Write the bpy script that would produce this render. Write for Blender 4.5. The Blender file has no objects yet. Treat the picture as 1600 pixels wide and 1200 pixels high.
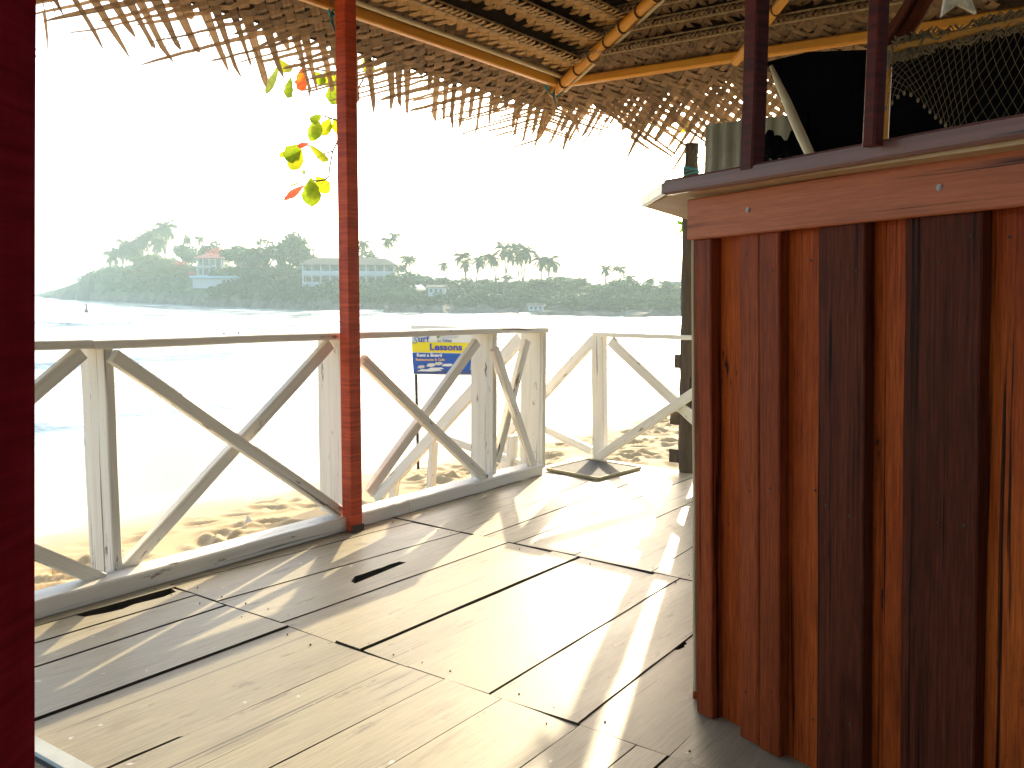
import bpy, bmesh, math, random
import numpy as np
from mathutils import Vector, Matrix
rnd = random.Random(7)
S = bpy.context.scene
C = S.collection
R = math.radians

# ------------------------------------------------------------------ camera, sky, sun, exposure
F, HC = 1400.0, 1.05                       # focal length in photo pixels, eye height above the deck
HEAD, PITCH, ROLL = R(36.5), math.atan(.1), R(.4)
cam = bpy.data.objects.new('camera', bpy.data.cameras.new('camera')); C.objects.link(cam)
cam.data.sensor_width = 36; cam.data.lens = F / 1600 * 36
cam.data.clip_start = .02; cam.data.clip_end = 9000
cam.matrix_world = (Matrix.Translation((0, 0, HC)) @ Matrix.Rotation(HEAD - R(90), 4, 'Z')
                    @ Matrix.Rotation(R(90) - PITCH, 4, 'X') @ Matrix.Rotation(ROLL, 4, 'Z'))
S.camera = cam
SUN_EL, SUN_AZ = R(21.5), R(21.5)          # azimuth counted from +X
world = bpy.data.worlds.new('World'); S.world = world; world.use_nodes = True
wn = world.node_tree; bg = wn.nodes['Background']
sky = wn.nodes.new('ShaderNodeTexSky'); sky.sky_type = 'NISHITA'; sky.sun_disc = False
sky.sun_elevation = SUN_EL; sky.sun_rotation = R(90) - SUN_AZ
sky.air_density = 1.0; sky.dust_density = 2.5; sky.ozone_density = 1.0
wn.links.new(sky.outputs[0], bg.inputs[0]); bg.inputs[1].default_value = .15
sun = bpy.data.objects.new('sun', bpy.data.lights.new('sun', 'SUN')); C.objects.link(sun)
sun.data.energy = 2.7; sun.data.angle = R(.55); sun.data.color = (1, .85, .58)
sd = Vector((math.cos(SUN_EL) * math.cos(SUN_AZ), math.cos(SUN_EL) * math.sin(SUN_AZ), math.sin(SUN_EL)))
sun.rotation_euler = sd.to_track_quat('Z', 'Y').to_euler()
S.view_settings.view_transform = 'Standard'; S.view_settings.look = 'None'
S.view_settings.gamma = 1; S.view_settings.use_curve_mapping = False
S.view_settings.exposure = 1.7
S.render.engine = 'CYCLES'
S.cycles.max_bounces = 8; S.cycles.volume_bounces = 1; S.cycles.transparent_max_bounces = 8
S.cycles.use_denoising = True

FW = Vector((math.cos(HEAD), math.sin(HEAD), 0)); RT = Vector((math.sin(HEAD), -math.cos(HEAD), 0))
def ray(px, py):                            # direction in which a point of the photograph is seen
    a0, b0 = px - 800, 600 - py
    a = a0 * math.cos(ROLL) - b0 * math.sin(ROLL); b = b0 * math.cos(ROLL) + a0 * math.sin(ROLL)
    f = FW * math.cos(PITCH) + Vector((0, 0, -math.sin(PITCH))); u = FW * math.sin(PITCH) + Vector((0, 0, math.cos(PITCH)))
    return f * F + RT * a + u * b
EYE = Vector((0, 0, HC))
def onz(px, py, z): r = ray(px, py); return EYE + r * ((z - HC) / r.z)
def onx(px, py, x): r = ray(px, py); return EYE + r * (x / r.x)
def ony(px, py, y): r = ray(px, py); return EYE + r * (y / r.y)
def ond(px, py, d): r = ray(px, py); return EYE + r * (d / r.dot(FW))

# ------------------------------------------------------------------ helpers
def tag(o, label=None, cat=None, group=None, kind=None):
    if label: o['label'] = label
    if cat: o['category'] = cat
    if group: o['group'] = group
    if kind: o['kind'] = kind
    return o
def empty(name, loc=(0, 0, 0), rz=0, sc=1):
    o = bpy.data.objects.new(name, None); C.objects.link(o); o.empty_display_size = .1
    o.location = loc; o.rotation_euler = (0, 0, rz); o.scale = (sc, sc, sc) if not hasattr(sc, '__len__') else sc
    return o
def link(name, me, mat=None, parent=None, local=False):
    o = bpy.data.objects.new(name, me); C.objects.link(o)
    if mat and not me.materials: me.materials.append(mat)
    if parent:
        o.parent = parent
        if not local:
            p = parent; off = Vector()
            while p: off += Vector(p.location); p = p.parent if p.parent else None
            o.matrix_parent_inverse = Matrix.Translation(-off) if parent.type == 'EMPTY' else Matrix()
    return o
class MB:
    "collects verts, faces and uvs in metres"
    def __init__(s): s.v = []; s.f = []; s.uv = []; s.sm = []
    def add(s, vs, fs, uvs=None, smooth=False):
        o = len(s.v); s.v += [tuple(p) for p in vs]
        for i, f in enumerate(fs):
            s.f.append(tuple(k + o for k in f)); s.sm.append(smooth)
            s.uv += list(uvs[i]) if uvs else [(0, 0)] * len(f)
        return s
    def mesh(s, name='m'):
        me = bpy.data.meshes.new(name); me.from_pydata(s.v, [], s.f)
        l = me.uv_layers.new(name='UVMap'); l.data.foreach_set('uv', np.array(s.uv, 'f').ravel())
        if any(s.sm): me.polygons.foreach_set('use_smooth', s.sm)
        me.update(); return me
    def build(s, name, mat=None, parent=None, local=False): return link(name, s.mesh(name), mat, parent, local)
    def bar(s, a, b, w, t, n, ch=.004, seg=1, jit=0, caps=True):
        "a squared bar from a to b: w across, t along n, chamfered edges"
        a, b, n = Vector(a), Vector(b), Vector(n); d = (b - a); L = d.length; d.normalize()
        n = (n - d * n.dot(d)).normalized(); x = d.cross(n)
        hw, ht = w / 2, t / 2; c = min(ch, hw * .4, ht * .4)
        ring = [(-hw + c, -ht), (hw - c, -ht), (hw, -ht + c), (hw, ht - c), (hw - c, ht), (-hw + c, ht), (-hw, ht - c), (-hw, -ht + c)]
        per = [0]
        for i in range(8): per.append(per[-1] + math.dist(ring[i], ring[(i + 1) % 8]))
        u0, v0 = rnd.uniform(0, 20), rnd.uniform(0, 20); vs = []
        for k in range(seg + 1):
            q = a + d * (L * k / seg)
            jx, jn = (rnd.uniform(-jit, jit), rnd.uniform(-jit, jit)) if 0 < k < seg else (0, 0)
            vs += [q + x * (p[0] + jx) + n * (p[1] + jn) for p in ring]
        fs, uvs = [], []
        for k in range(seg):
            for i in range(8):
                j = (i + 1) % 8; fs.append((k * 8 + i, k * 8 + j, k * 8 + 8 + j, k * 8 + 8 + i))
                ua, ub = u0 + L * k / seg, u0 + L * (k + 1) / seg
                uvs.append([(ua, v0 + per[i]), (ua, v0 + per[i + 1]), (ub, v0 + per[i + 1]), (ub, v0 + per[i])])
        if caps:
            m = seg * 8
            fs.append(tuple(range(7, -1, -1))); uvs.append([(u0 + ring[i][0], v0 + ring[i][1]) for i in range(7, -1, -1)])
            fs.append(tuple(m + i for i in range(8))); uvs.append([(u0 + ring[i][0], v0 + ring[i][1]) for i in range(8)])
        return s.add(vs, fs, uvs)
    def box(s, lo, hi, ch=.004):
        lo, hi = Vector(lo), Vector(hi); m = (lo + hi) / 2; e = hi - lo; k = max(range(3), key=lambda i: e[i])
        ax = [Vector((1, 0, 0)), Vector((0, 1, 0)), Vector((0, 0, 1))]
        n = ax[(k + 1) % 3]; wdim = e[(k + 2) % 3]; tdim = e[(k + 1) % 3]
        return s.bar(m - ax[k] * e[k] / 2, m + ax[k] * e[k] / 2, wdim, tdim, n, ch)
    def tube(s, pts, rad, nseg=8, caps=True, jit=0, smooth=True):
        pts = [Vector(p) for p in pts]; m = len(pts)
        rad = rad if hasattr(rad, '__len__') else [rad] * m
        vs, fs, uvs = [], [], []; L = 0; Ls = [0]
        for i in range(1, m): L += (pts[i] - pts[i - 1]).length; Ls.append(L)
        ref = None; u0 = rnd.uniform(0, 9)
        for i in range(m):
            d = (pts[min(i + 1, m - 1)] - pts[max(i - 1, 0)]).normalized()
            if ref is None: ref = Vector((0, 0, 1)) if abs(d.z) < .9 else Vector((1, 0, 0))
            x = (ref - d * ref.dot(d)).normalized(); y = d.cross(x); ref = x
            for k in range(nseg):
                a = 2 * math.pi * k / nseg; r = rad[i] * (1 + rnd.uniform(-jit, jit))
                vs.append(pts[i] + x * math.cos(a) * r + y * math.sin(a) * r)
        for i in range(m - 1):
            for k in range(nseg):
                j = (k + 1) % nseg; fs.append((i * nseg + k, i * nseg + j, i * nseg + nseg + j, i * nseg + nseg + k))
                c = 2 * math.pi * rad[i]
                uvs.append([(u0 + Ls[i], c * k / nseg), (u0 + Ls[i], c * (k + 1) / nseg), (u0 + Ls[i + 1], c * (k + 1) / nseg), (u0 + Ls[i + 1], c * k / nseg)])
        s.add(vs, fs, uvs, smooth)
        if caps:
            o = len(s.v) - len(vs)
            s.f += [tuple(o + k for k in range(nseg - 1, -1, -1)), tuple(o + (m - 1) * nseg + k for k in range(nseg))]
            s.uv += [(0, 0)] * (2 * nseg); s.sm += [False, False]
        return s
    def prism(s, pts, z0, z1):
        "polygon outline (x, y), extruded from z0 up to z1"
        m = len(pts); vs = [(p[0], p[1], z0) for p in pts] + [(p[0], p[1], z1 if len(p) < 3 else z1 + p[2]) for p in pts]
        u0, v0 = rnd.uniform(0, 30), rnd.uniform(0, 30); P = lambda i: (u0 + pts[i][0], v0 + pts[i][1])
        fs = [tuple(range(m - 1, -1, -1)), tuple(range(m, 2 * m))]; uvs = [[P(i) for i in range(m - 1, -1, -1)], [P(i) for i in range(m)]]
        for i in range(m):
            j = (i + 1) % m; fs.append((i, j, m + j, m + i)); uvs.append([P(i), P(j), (P(j)[0], P(j)[1] + .03), (P(i)[0], P(i)[1] + .03)])
        return s.add(vs, fs, uvs)

# ------------------------------------------------------------------ materials
def mat_new(name):
    m = bpy.data.materials.new(name); m.use_nodes = True; n = m.node_tree
    return m, n, n.nodes['Principled BSDF']
def N(n, t, **kw):
    o = n.nodes.new('ShaderNode' + t)
    for k, v in kw.items():
        if k in o.inputs: o.inputs[k].default_value = v
        else: setattr(o, k, v)
    return o
def ramp(n, fac, stops):
    r = N(n, 'ValToRGB'); e = r.color_ramp.elements
    while len(e) < len(stops): e.new(.5)
    for k, (p, c) in enumerate(stops): e[k].position = p; e[k].color = (*c, 1) if len(c) == 3 else c
    n.links.new(fac, r.inputs[0]); return r.outputs[0]
def mixc(n, fac, a, b, mode='MIX'):
    m = N(n, 'Mix', data_type='RGBA', blend_type=mode)
    for s, x in ((m.inputs[0], fac), (m.inputs[6], a), (m.inputs[7], b)):
        if hasattr(x, 'is_linked'): n.links.new(x, s)
        elif isinstance(x, (int, float)): s.default_value = x
        else: s.default_value = (*x, 1)
    return m.outputs[2]
def uvnoise(n, sx, sy, detail=6, rough=.6, kind='uv', dist=0):
    "noise in metres along the grain, another slice for every object"
    tc = N(n, 'TexCoord'); mp = N(n, 'Mapping'); mp.inputs['Scale'].default_value = (sx, sy, sx)
    n.links.new(tc.outputs['UV' if kind == 'uv' else 'Object'], mp.inputs[0])
    nz = N(n, 'TexNoise', noise_dimensions='4D'); nz.inputs['Scale'].default_value = 1
    nz.inputs['Detail'].default_value = detail; nz.inputs['Roughness'].default_value = rough; nz.inputs['Distortion'].default_value = dist
    oi = N(n, 'ObjectInfo'); mu = N(n, 'Math', operation='MULTIPLY'); mu.inputs[1].default_value = 40
    n.links.new(oi.outputs['Random'], mu.inputs[0]); n.links.new(mu.outputs[0], nz.inputs['W']); n.links.new(mp.outputs[0], nz.inputs['Vector'])
    return nz.outputs['Fac']
def objrand(n): return N(n, 'ObjectInfo').outputs['Random']
def bump(n, bs, h, st, dist=.002):
    b = N(n, 'Bump'); b.inputs['Strength'].default_value = st; b.inputs['Distance'].default_value = dist
    n.links.new(h, b.inputs['Height']); n.links.new(b.outputs[0], bs.inputs['Normal'])
def wood(name, light, mid, dark, sx=1.2, sy=45, rough=.5, crack=.0, chip=None, coat=0, blotch=.35, st=.35, tint=.2, spots=None, rings=0, spec=.5):
    m, n, b = mat_new(name); b.inputs['Specular IOR Level'].default_value = spec
    g = uvnoise(n, sx, sy, 7, .65)
    col = ramp(n, g, [(.28, dark), (.5, mid), (.72, light)])
    big = uvnoise(n, 1.1, 5, 4, .6)
    col = mixc(n, blotch, col, ramp(n, big, [(.3, dark), (.5, mid), (.7, light)]))
    if rings:
        w = uvnoise(n, 90, 6, 2, .5); col = mixc(n, rings, col, ramp(n, w, [(.35, dark), (.65, light)]))
    if sy >= 90:
        fb = ramp(n, uvnoise(n, 13, 300, 4, .7), [(.36, (.5, .45, .42)), (.60, (1.1, 1.1, 1.1))]); col = mixc(n, .85 if crack > .4 else .40, col, fb, 'MULTIPLY')
        kn = ramp(n, uvnoise(n, 2.2, 7, 3, .5, dist=1.2), [(.60, (1, 1, 1)), (.74, (.45, .40, .36))]); col = mixc(n, .8 if crack > .4 else .45, col, kn, 'MULTIPLY')
    if crack:
        ck = ramp(n, uvnoise(n, 1.0, 60, 5, .55, dist=.4), [(.30 + crack * .1, (0, 0, 0)), (.36 + crack * .1, (1, 1, 1))])
        col = mixc(n, ck, [c * .22 for c in dark], col)
    if chip:
        cp = ramp(n, uvnoise(n, 5, 22, 6, .7), [(.605, (0, 0, 0)), (.65, (1, 1, 1))]); col = mixc(n, cp, col, chip)
    if spots:
        sp = ramp(n, uvnoise(n, 24, 30, 3, .5), [(.70, (0, 0, 0)), (.735, (1, 1, 1))]); col = mixc(n, sp, col, spots)
    rv = N(n, 'MapRange'); rv.inputs['To Min'].default_value = 1 - tint; rv.inputs['To Max'].default_value = 1 + tint * .5
    n.links.new(objrand(n), rv.inputs[0])
    col = mixc(n, 1, col, rv.outputs[0], 'MULTIPLY')
    n.links.new(col, b.inputs['Base Color'])
    rr = N(n, 'MapRange'); rr.inputs['To Min'].default_value = rough - .1; rr.inputs['To Max'].default_value = rough + .15
    n.links.new(big, rr.inputs[0]); n.links.new(rr.outputs[0], b.inputs['Roughness'])
    b.inputs['Coat Weight'].default_value = coat; b.inputs['Coat Roughness'].default_value = .25
    bump(n, b, g, st); return m
def plain(name, col, rough=.6, var=.25, sc=8, st=.15, metal=0, kind='obj'):
    m, n, b = mat_new(name); g = uvnoise(n, sc, sc, 5, .6, kind)
    n.links.new(ramp(n, g, [(.3, [c * (1 - var) for c in col]), (.7, [min(1, c * (1 + var)) for c in col])]), b.inputs['Base Color'])
    b.inputs['Roughness'].default_value = rough; b.inputs['Metallic'].default_value = metal
    if rough > .94: b.inputs['Specular IOR Level'].default_value = 0
    if st: bump(n, b, g, st, .01)
    return m
def leafmat(name, light, dark, trans=.3, sx=2, sy=90, rough=.6, tint=.35):
    m, n, b = mat_new(name)
    g = uvnoise(n, sx, sy, 4, .6); col = ramp(n, g, [(.3, dark), (.65, light)])
    rv = N(n, 'MapRange'); rv.inputs['To Min'].default_value = 1 - tint; rv.inputs['To Max'].default_value = 1 + tint * .6
    n.links.new(objrand(n), rv.inputs[0]); col = mixc(n, 1, col, rv.outputs[0], 'MULTIPLY')
    n.links.new(col, b.inputs['Base Color']); b.inputs['Roughness'].default_value = rough
    t = N(n, 'BsdfTranslucent'); n.links.new(col, t.inputs[0]); mx = N(n, 'MixShader'); mx.inputs[0].default_value = trans
    n.links.new(b.outputs[0], mx.inputs[1]); n.links.new(t.outputs[0], mx.inputs[2])
    n.links.new(mx.outputs[0], n.nodes['Material Output'].inputs[0]); bump(n, b, g, .3)
    return m
M = {}
M['deck'] = wood('weathered_deck_wood', (.53, .47, .33), (.45, .395, .27), (.31, .27, .185), 1.3, 110, .44, .1, (.24, .20, .14), 0, .45, .3, .2, (.66, .66, .62))
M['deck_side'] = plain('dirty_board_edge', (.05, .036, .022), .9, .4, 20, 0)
M['rail'] = wood('worn_white_paint', (.86, .84, .77), (.81, .78, .70), (.63, .58, .49), 1.5, 50, .5, .15, (.20, .13, .08), 0, .25, .35, .08)
M['red'] = wood('red_brown_stained_wood', (.66, .100, .032), (.48, .060, .020), (.24, .026, .010), 6, 30, .45, 0, None, .0, .2, .3, .05, None, .55, .25)
M['maroon'] = wood('dark_maroon_stained_wood', (.27, .018, .038), (.20, .011, .023), (.11, .006, .012), 6, 30, .6, 0, None, .0, .25, .3, .05, None, .45, .0)
M['darkred'] = wood('dark_varnished_red_wood', (.15, .018, .010), (.09, .010, .006), (.03, .004, .003), 7, 30, .45, 0, None, .0, .3, .3, .05, None, .5, .2)
M['c_orange'] = wood('orange_varnished_wood', (.58, .132, .020), (.36, .060, .009), (.11, .013, .002), 2.2, 110, .40, .6, (.03, .01, .006), .0, .6, .25, .1, None, 0, .10)
M['c_red'] = wood('reddish_varnished_wood', (.42, .092, .024), (.28, .050, .012), (.10, .013, .004), 2.2, 130, .36, .5, None, .0, .5, .22, .08, None, 0, .12)
M['c_dark'] = wood('dark_purple_brown_wood', (.17, .044, .022), (.10, .022, .010), (.034, .006, .004), 2.4, 140, .40, .5, None, .0, .5, .25, .08, None, 0, .07)
M['fascia'] = wood('planed_red_wood', (.56, .180, .078), (.45, .128, .050), (.26, .060, .022), 1.5, 90, .40, .05, None, .0, .35, .2, .05, None, 0, .25)
M['ctop'] = wood('weathered_bar_top_wood', (.29, .135, .118), (.20, .085, .074), (.10, .038, .034), 1.5, 55, .4, .1, None, .1, .35, .25, .05)
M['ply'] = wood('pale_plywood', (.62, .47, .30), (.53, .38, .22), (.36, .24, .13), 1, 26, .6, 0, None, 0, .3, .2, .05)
M['bamboo'] = wood('yellow_bamboo', (.78, .40, .035), (.66, .29, .02), (.40, .14, .012), 1.2, 30, .4, 0, None, .2, .4, .2, .1)
M['pale_pole'] = wood('pale_cream_pole', (.68, .60, .42), (.60, .50, .32), (.42, .33, .2), 1.2, 30, .45, 0, None, 0, .3, .15, .1)
M['binding'] = plain('dark_coir_rope', (.07, .03, .015), .9, .4, 60)
M['teal'] = plain('teal_nylon_rope', (.03, .22, .26), .6, .3, 80)
M['leaf'] = leafmat('dry_palm_leaf', (.37, .235, .125), (.19, .11, .052), .24, tint=.45)
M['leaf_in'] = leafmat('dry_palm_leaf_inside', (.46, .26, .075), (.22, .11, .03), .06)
M['leaf_dark'] = leafmat('dark_palm_leaf_inside', (.21, .12, .045), (.075, .038, .014), .04)  # darker leaf colour for the inner courses of the hip end
M['thatch'] = plain('shade_dark_thatch', (.03, .017, .009), .9, .5, 30, .6)  # near-black colour paints the shade seen between the inner courses
M['rib'] = plain('leaf_midrib', (.30, .21, .10), .6, .4, 40)
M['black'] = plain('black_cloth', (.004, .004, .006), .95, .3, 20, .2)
M['bark'] = wood('rough_grey_bark', (.16, .12, .085), (.09, .066, .045), (.03, .022, .015), 4, 24, .85, .5, None, 0, .4, .9, .05)
M['tin'] = plain('grey_green_sheet', (.27, .29, .24), .6, .2, 6, .1)
M['net'] = plain('pale_net_twine', (.24, .19, .11), .8, .2, 60, 0)
M['straw'] = plain('grey_straw_star', (.72, .68, .55), .8, .3, 60, .4)
M['rubber'] = plain('black_rubber', (.035, .035, .036), .75, .4, 160, .5)
M['matedge'] = plain('tan_mat_edge', (.42, .36, .20), .7, .2, 20)
M['silver'] = plain('silver_mat_edge', (.50, .53, .50), .4, .15, 20)
M['screw'] = plain('dull_screw_metal', (.25, .22, .22), .4, .2, 30, 0, .7)
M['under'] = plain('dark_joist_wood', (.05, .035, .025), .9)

# ------------------------------------------------------------------ ground, sea, headland
SEA = -1.95
def noise2(x, y, s=1.0, seed=0):            # cheap smooth noise on numpy arrays
    o = np.zeros_like(x, dtype=float); r = np.random.RandomState(seed)
    for k in range(7):
        a = r.uniform(0, 6.28); f = s * r.uniform(.6, 1.7); o += np.sin((x * math.cos(a) + y * math.sin(a)) * f + r.uniform(0, 6.28))
    return o / 7
def beach_z(x, y):
    yy = y + .35 * noise2(x, y * .3, .35, 3)
    t = np.maximum(0, yy - 4.0)
    z = -.36 - .105 * np.minimum(t, 3.2) - .13 * np.clip(t - 3.2, 0, 6) - .13 * np.clip(t - 9.2, 0, 60)
    return np.maximum(z, -6)
def grid(name, xs, ys, zf, mat, kind='structure'):
    X, Y = np.meshgrid(xs, ys); Z = zf(X, Y); nx, ny = len(xs), len(ys)
    v = np.stack([X.ravel(), Y.ravel(), Z.ravel()], 1)
    i = np.arange((nx - 1) * (ny - 1)); r_, c_ = i // (nx - 1), i % (nx - 1); a = r_ * nx + c_
    f = np.stack([a, a + 1, a + nx + 1, a + nx], 1)
    me = bpy.data.meshes.new(name); me.vertices.add(len(v)); me.vertices.foreach_set('co', v.astype('f').ravel())
    me.loops.add(f.size); me.loops.foreach_set('vertex_index', f.ravel().astype('i'))
    me.polygons.add(len(f)); me.polygons.foreach_set('loop_start', np.arange(0, f.size, 4, dtype='i'))
    me.polygons.foreach_set('use_smooth', np.ones(len(f), bool)); me.update(); me.validate()
    o = link(name, me, mat); tag(o, kind=kind); return o
def sand_z(x, y):
    z = beach_z(x, y)
    dry = np.clip((5.45 + .06 * np.clip(x - 3, 0, 20) - y - .8 * noise2(x, y, .8, 11)) / 1.1, 0, 1)
    foot = noise2(x, y, 7.5, 4) * .35 + noise2(x, y, 15, 5) * .3 + noise2(x, y, 3.2, 6) * .5
    r = np.random.RandomState(5); dents = np.zeros_like(z)
    X1, Y1 = x[0], y[:, 0]
    for k in range(700):                     # footprints trodden into the dry sand
        fx, fy = r.uniform(0, 15), r.uniform(3.2, 6.6); a = r.uniform(0, 3.14); d = r.uniform(.02, .05)
        ia, ib = np.searchsorted(X1, (fx - .4, fx + .4)); ja, jb = np.searchsorted(Y1, (fy - .4, fy + .4)); m = (slice(ja, jb), slice(ia, ib))
        u = (x[m] - fx) * math.cos(a) + (y[m] - fy) * math.sin(a); w = -(x[m] - fx) * math.sin(a) + (y[m] - fy) * math.cos(a)
        q = (u / .11) ** 2 + (w / .06) ** 2; dents[m] += -d * np.exp(-q) + d * .55 * np.exp(-((np.sqrt(q) - 1.5) / .45) ** 2)
    return z + dry * (foot * .02 + dents)
m, n, b = mat_new('beach_sand')
tc = N(n, 'TexCoord'); sp = N(n, 'SeparateXYZ'); n.links.new(tc.outputs['Object'], sp.inputs[0])
nz = uvnoise(n, 1.2, 1.2, 6, .6, 'obj'); gr = uvnoise(n, 120, 120, 3, .6, 'obj')
dry = ramp(n, gr, [(.3, (.42, .28, .13)), (.7, (.58, .42, .21))])
wy = N(n, 'Math', operation='MULTIPLY_ADD'); n.links.new(nz, wy.inputs[0]); wy.inputs[1].default_value = 2.2; n.links.new(sp.outputs[1], wy.inputs[2])
wet = N(n, 'MapRange'); wet.inputs['From Min'].default_value = 6.3; wet.inputs['From Max'].default_value = 7.3; n.links.new(wy.outputs[0], wet.inputs[0])
n.links.new(mixc(n, wet.outputs[0], dry, (.36, .27, .17)), b.inputs['Base Color'])
rr = N(n, 'MapRange'); rr.inputs['To Min'].default_value = .9; rr.inputs['To Max'].default_value = .22; n.links.new(wet.outputs[0], rr.inputs[0]); n.links.new(rr.outputs[0], b.inputs['Roughness'])
bump(n, b, gr, .3, .004)
xs = np.concatenate([np.linspace(-40, -3, 12), np.linspace(-2.8, 14, 620), np.geomspace(14.2, 160, 40)])
ys = np.concatenate([np.linspace(-60, 1, 14), np.linspace(2, 8.6, 250), np.geomspace(8.7, 40, 40)])
grid('beach', xs, ys, sand_z, m)

m, n, b = mat_new('sea_water')
nz = uvnoise(n, .35, .35, 5, .65, 'obj')
tc = N(n, 'TexCoord'); mp = N(n, 'Mapping'); mp.inputs['Scale'].default_value = (.12, .5, 1); n.links.new(tc.outputs['Object'], mp.inputs[0])
fo = N(n, 'TexNoise'); fo.inputs['Scale'].default_value = 1; fo.inputs['Detail'].default_value = 7; fo.inputs['Roughness'].default_value = .7; n.links.new(mp.outputs[0], fo.inputs[0])
foam = ramp(n, fo.outputs[0], [(.49, (0, 0, 0)), (.58, (1, 1, 1))])
n.links.new(mixc(n, foam, (.05, .12, .12), (.75, .78, .76)), b.inputs['Base Color'])
rr = N(n, 'MapRange'); rr.inputs['To Min'].default_value = .16; rr.inputs['To Max'].default_value = .7; n.links.new(foam, rr.inputs[0]); n.links.new(rr.outputs[0], b.inputs['Roughness'])
bump(n, b, nz, .33, .4)
def sea_z(x, y):
    yy = y + 2.5 * noise2(x, y * .2, .06, 21); z = SEA + .05 * noise2(x, y, .5, 9) * np.clip((400 - np.hypot(x, y)) / 300, 0, 1)
    for y0, h, w, sd in ((20, .10, 1.2, 1), (27, .2, 1.4, 2), (36, .3, 1.6, 3), (52, .4, 2.2, 4), (78, .55, 3, 5), (105, .7, 4, 6)):
        amp = np.clip(.35 + 1.3 * noise2(x, y * .1, .055, 30 + sd), 0, 1.2)
        t = (yy - y0) / w; z = z + 1.4 * h * amp * np.where(t < 0, np.exp(-(t * 4) ** 2), np.exp(-(t * .8) ** 2))
    return z
xs = np.concatenate([-np.geomspace(3500, 60, 24), np.linspace(-55, 160, 216), np.geomspace(165, 3500, 24)])
ys = np.concatenate([np.linspace(12, 130, 237), np.geomspace(132, 4000, 40)])
grid('sea', xs, ys, sea_z, m)

# shoreline of the headland: photo x, photo y of the waterline, photo y of the ground's skyline
SH = np.array([(58, 463, 460), (75, 465.5, 456), (100, 467.5, 449), (125, 469, 440), (150, 470.5, 429), (170, 471.5, 423), (200, 473, 422), (260, 475, 422), (310, 478, 424), (400, 482, 428), (480, 484.5, 434),
               (560, 487, 442), (620, 488, 447), (700, 489.5, 456), (800, 491, 460), (900, 493, 462), (1000, 495.5, 462), (1075, 497.5, 462), (1300, 503, 462), (1700, 512, 468)], float)
def hor(px): return 460 + (px - 800) * math.tan(ROLL)
def Dsh(px): return (HC - SEA) * 1407 / (np.interp(px, SH[:, 0], SH[:, 1]) - hor(px))
def head_pt(px, back):
    "point of the headland at photo column px, `back` metres behind the waterline"
    d = Dsh(px); p = ond(px, hor(px), d); top = np.interp(px, SH[:, 0], SH[:, 2])
    zt = HC + (hor(px) - top) * (d + 24) / 1400
    t = min(max(back / 24, 0), 1); z = SEA - .4 + (zt - SEA + .4) * (t ** .75)
    q = p * ((d + back) / d); return Vector((q.x, q.y, z))
m, n, b = mat_new('headland_ground')
tc = N(n, 'TexCoord'); sp = N(n, 'SeparateXYZ'); n.links.new(tc.outputs['Object'], sp.inputs[0])
nz = uvnoise(n, .3, .3, 6, .65, 'obj')
wy = N(n, 'Math', operation='MULTIPLY_ADD'); n.links.new(nz, wy.inputs[0]); wy.inputs[1].default_value = 5; n.links.new(sp.outputs[2], wy.inputs[2])
mr = N(n, 'MapRange'); mr.inputs['From Min'].default_value = 2.0; mr.inputs['From Max'].default_value = 3.6; n.links.new(wy.outputs[0], mr.inputs[0])
n.links.new(mixc(n, mr.outputs[0], ramp(n, nz, [(.35, (.05, .045, .04)), (.6, (.16, .13, .10))]), ramp(n, nz, [(.35, (.03, .06, .02)), (.65, (.08, .11, .035))])), b.inputs['Base Color'])
b.inputs['Roughness'].default_value = .9; bump(n, b, nz, .8, 1)
mb = MB(); cols = list(np.linspace(58, 700, 110)) + list(np.linspace(708, 1700, 70)); backs = [-4, 0, 1.2, 2.5, 4, 6, 8.5, 12, 16, 20, 24, 32, 45, 70]
r_ = random.Random(3)
vs = []
for px in cols:
    for bk in backs:
        q = head_pt(px, bk)
        if bk == -4: q.z = SEA - 1.2
        if 0 < bk < 24: q.z += r_.uniform(-.5, .6) * (1 if bk < 9 else .5) * (3 if px < 170 else 1); q.x += r_.uniform(-.5, .5); q.y += r_.uniform(-.5, .5)
        if bk == 70: q.z -= 6
        vs.append(q)
nb = len(backs); fs = [(i * nb + k, (i + 1) * nb + k, (i + 1) * nb + k + 1, i * nb + k + 1) for i in range(len(cols) - 1) for k in range(nb - 1)]
mb.add(vs, fs); o = mb.build('headland', m); tag(o, kind='structure')
for p in o.data.polygons: p.use_smooth = False

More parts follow.
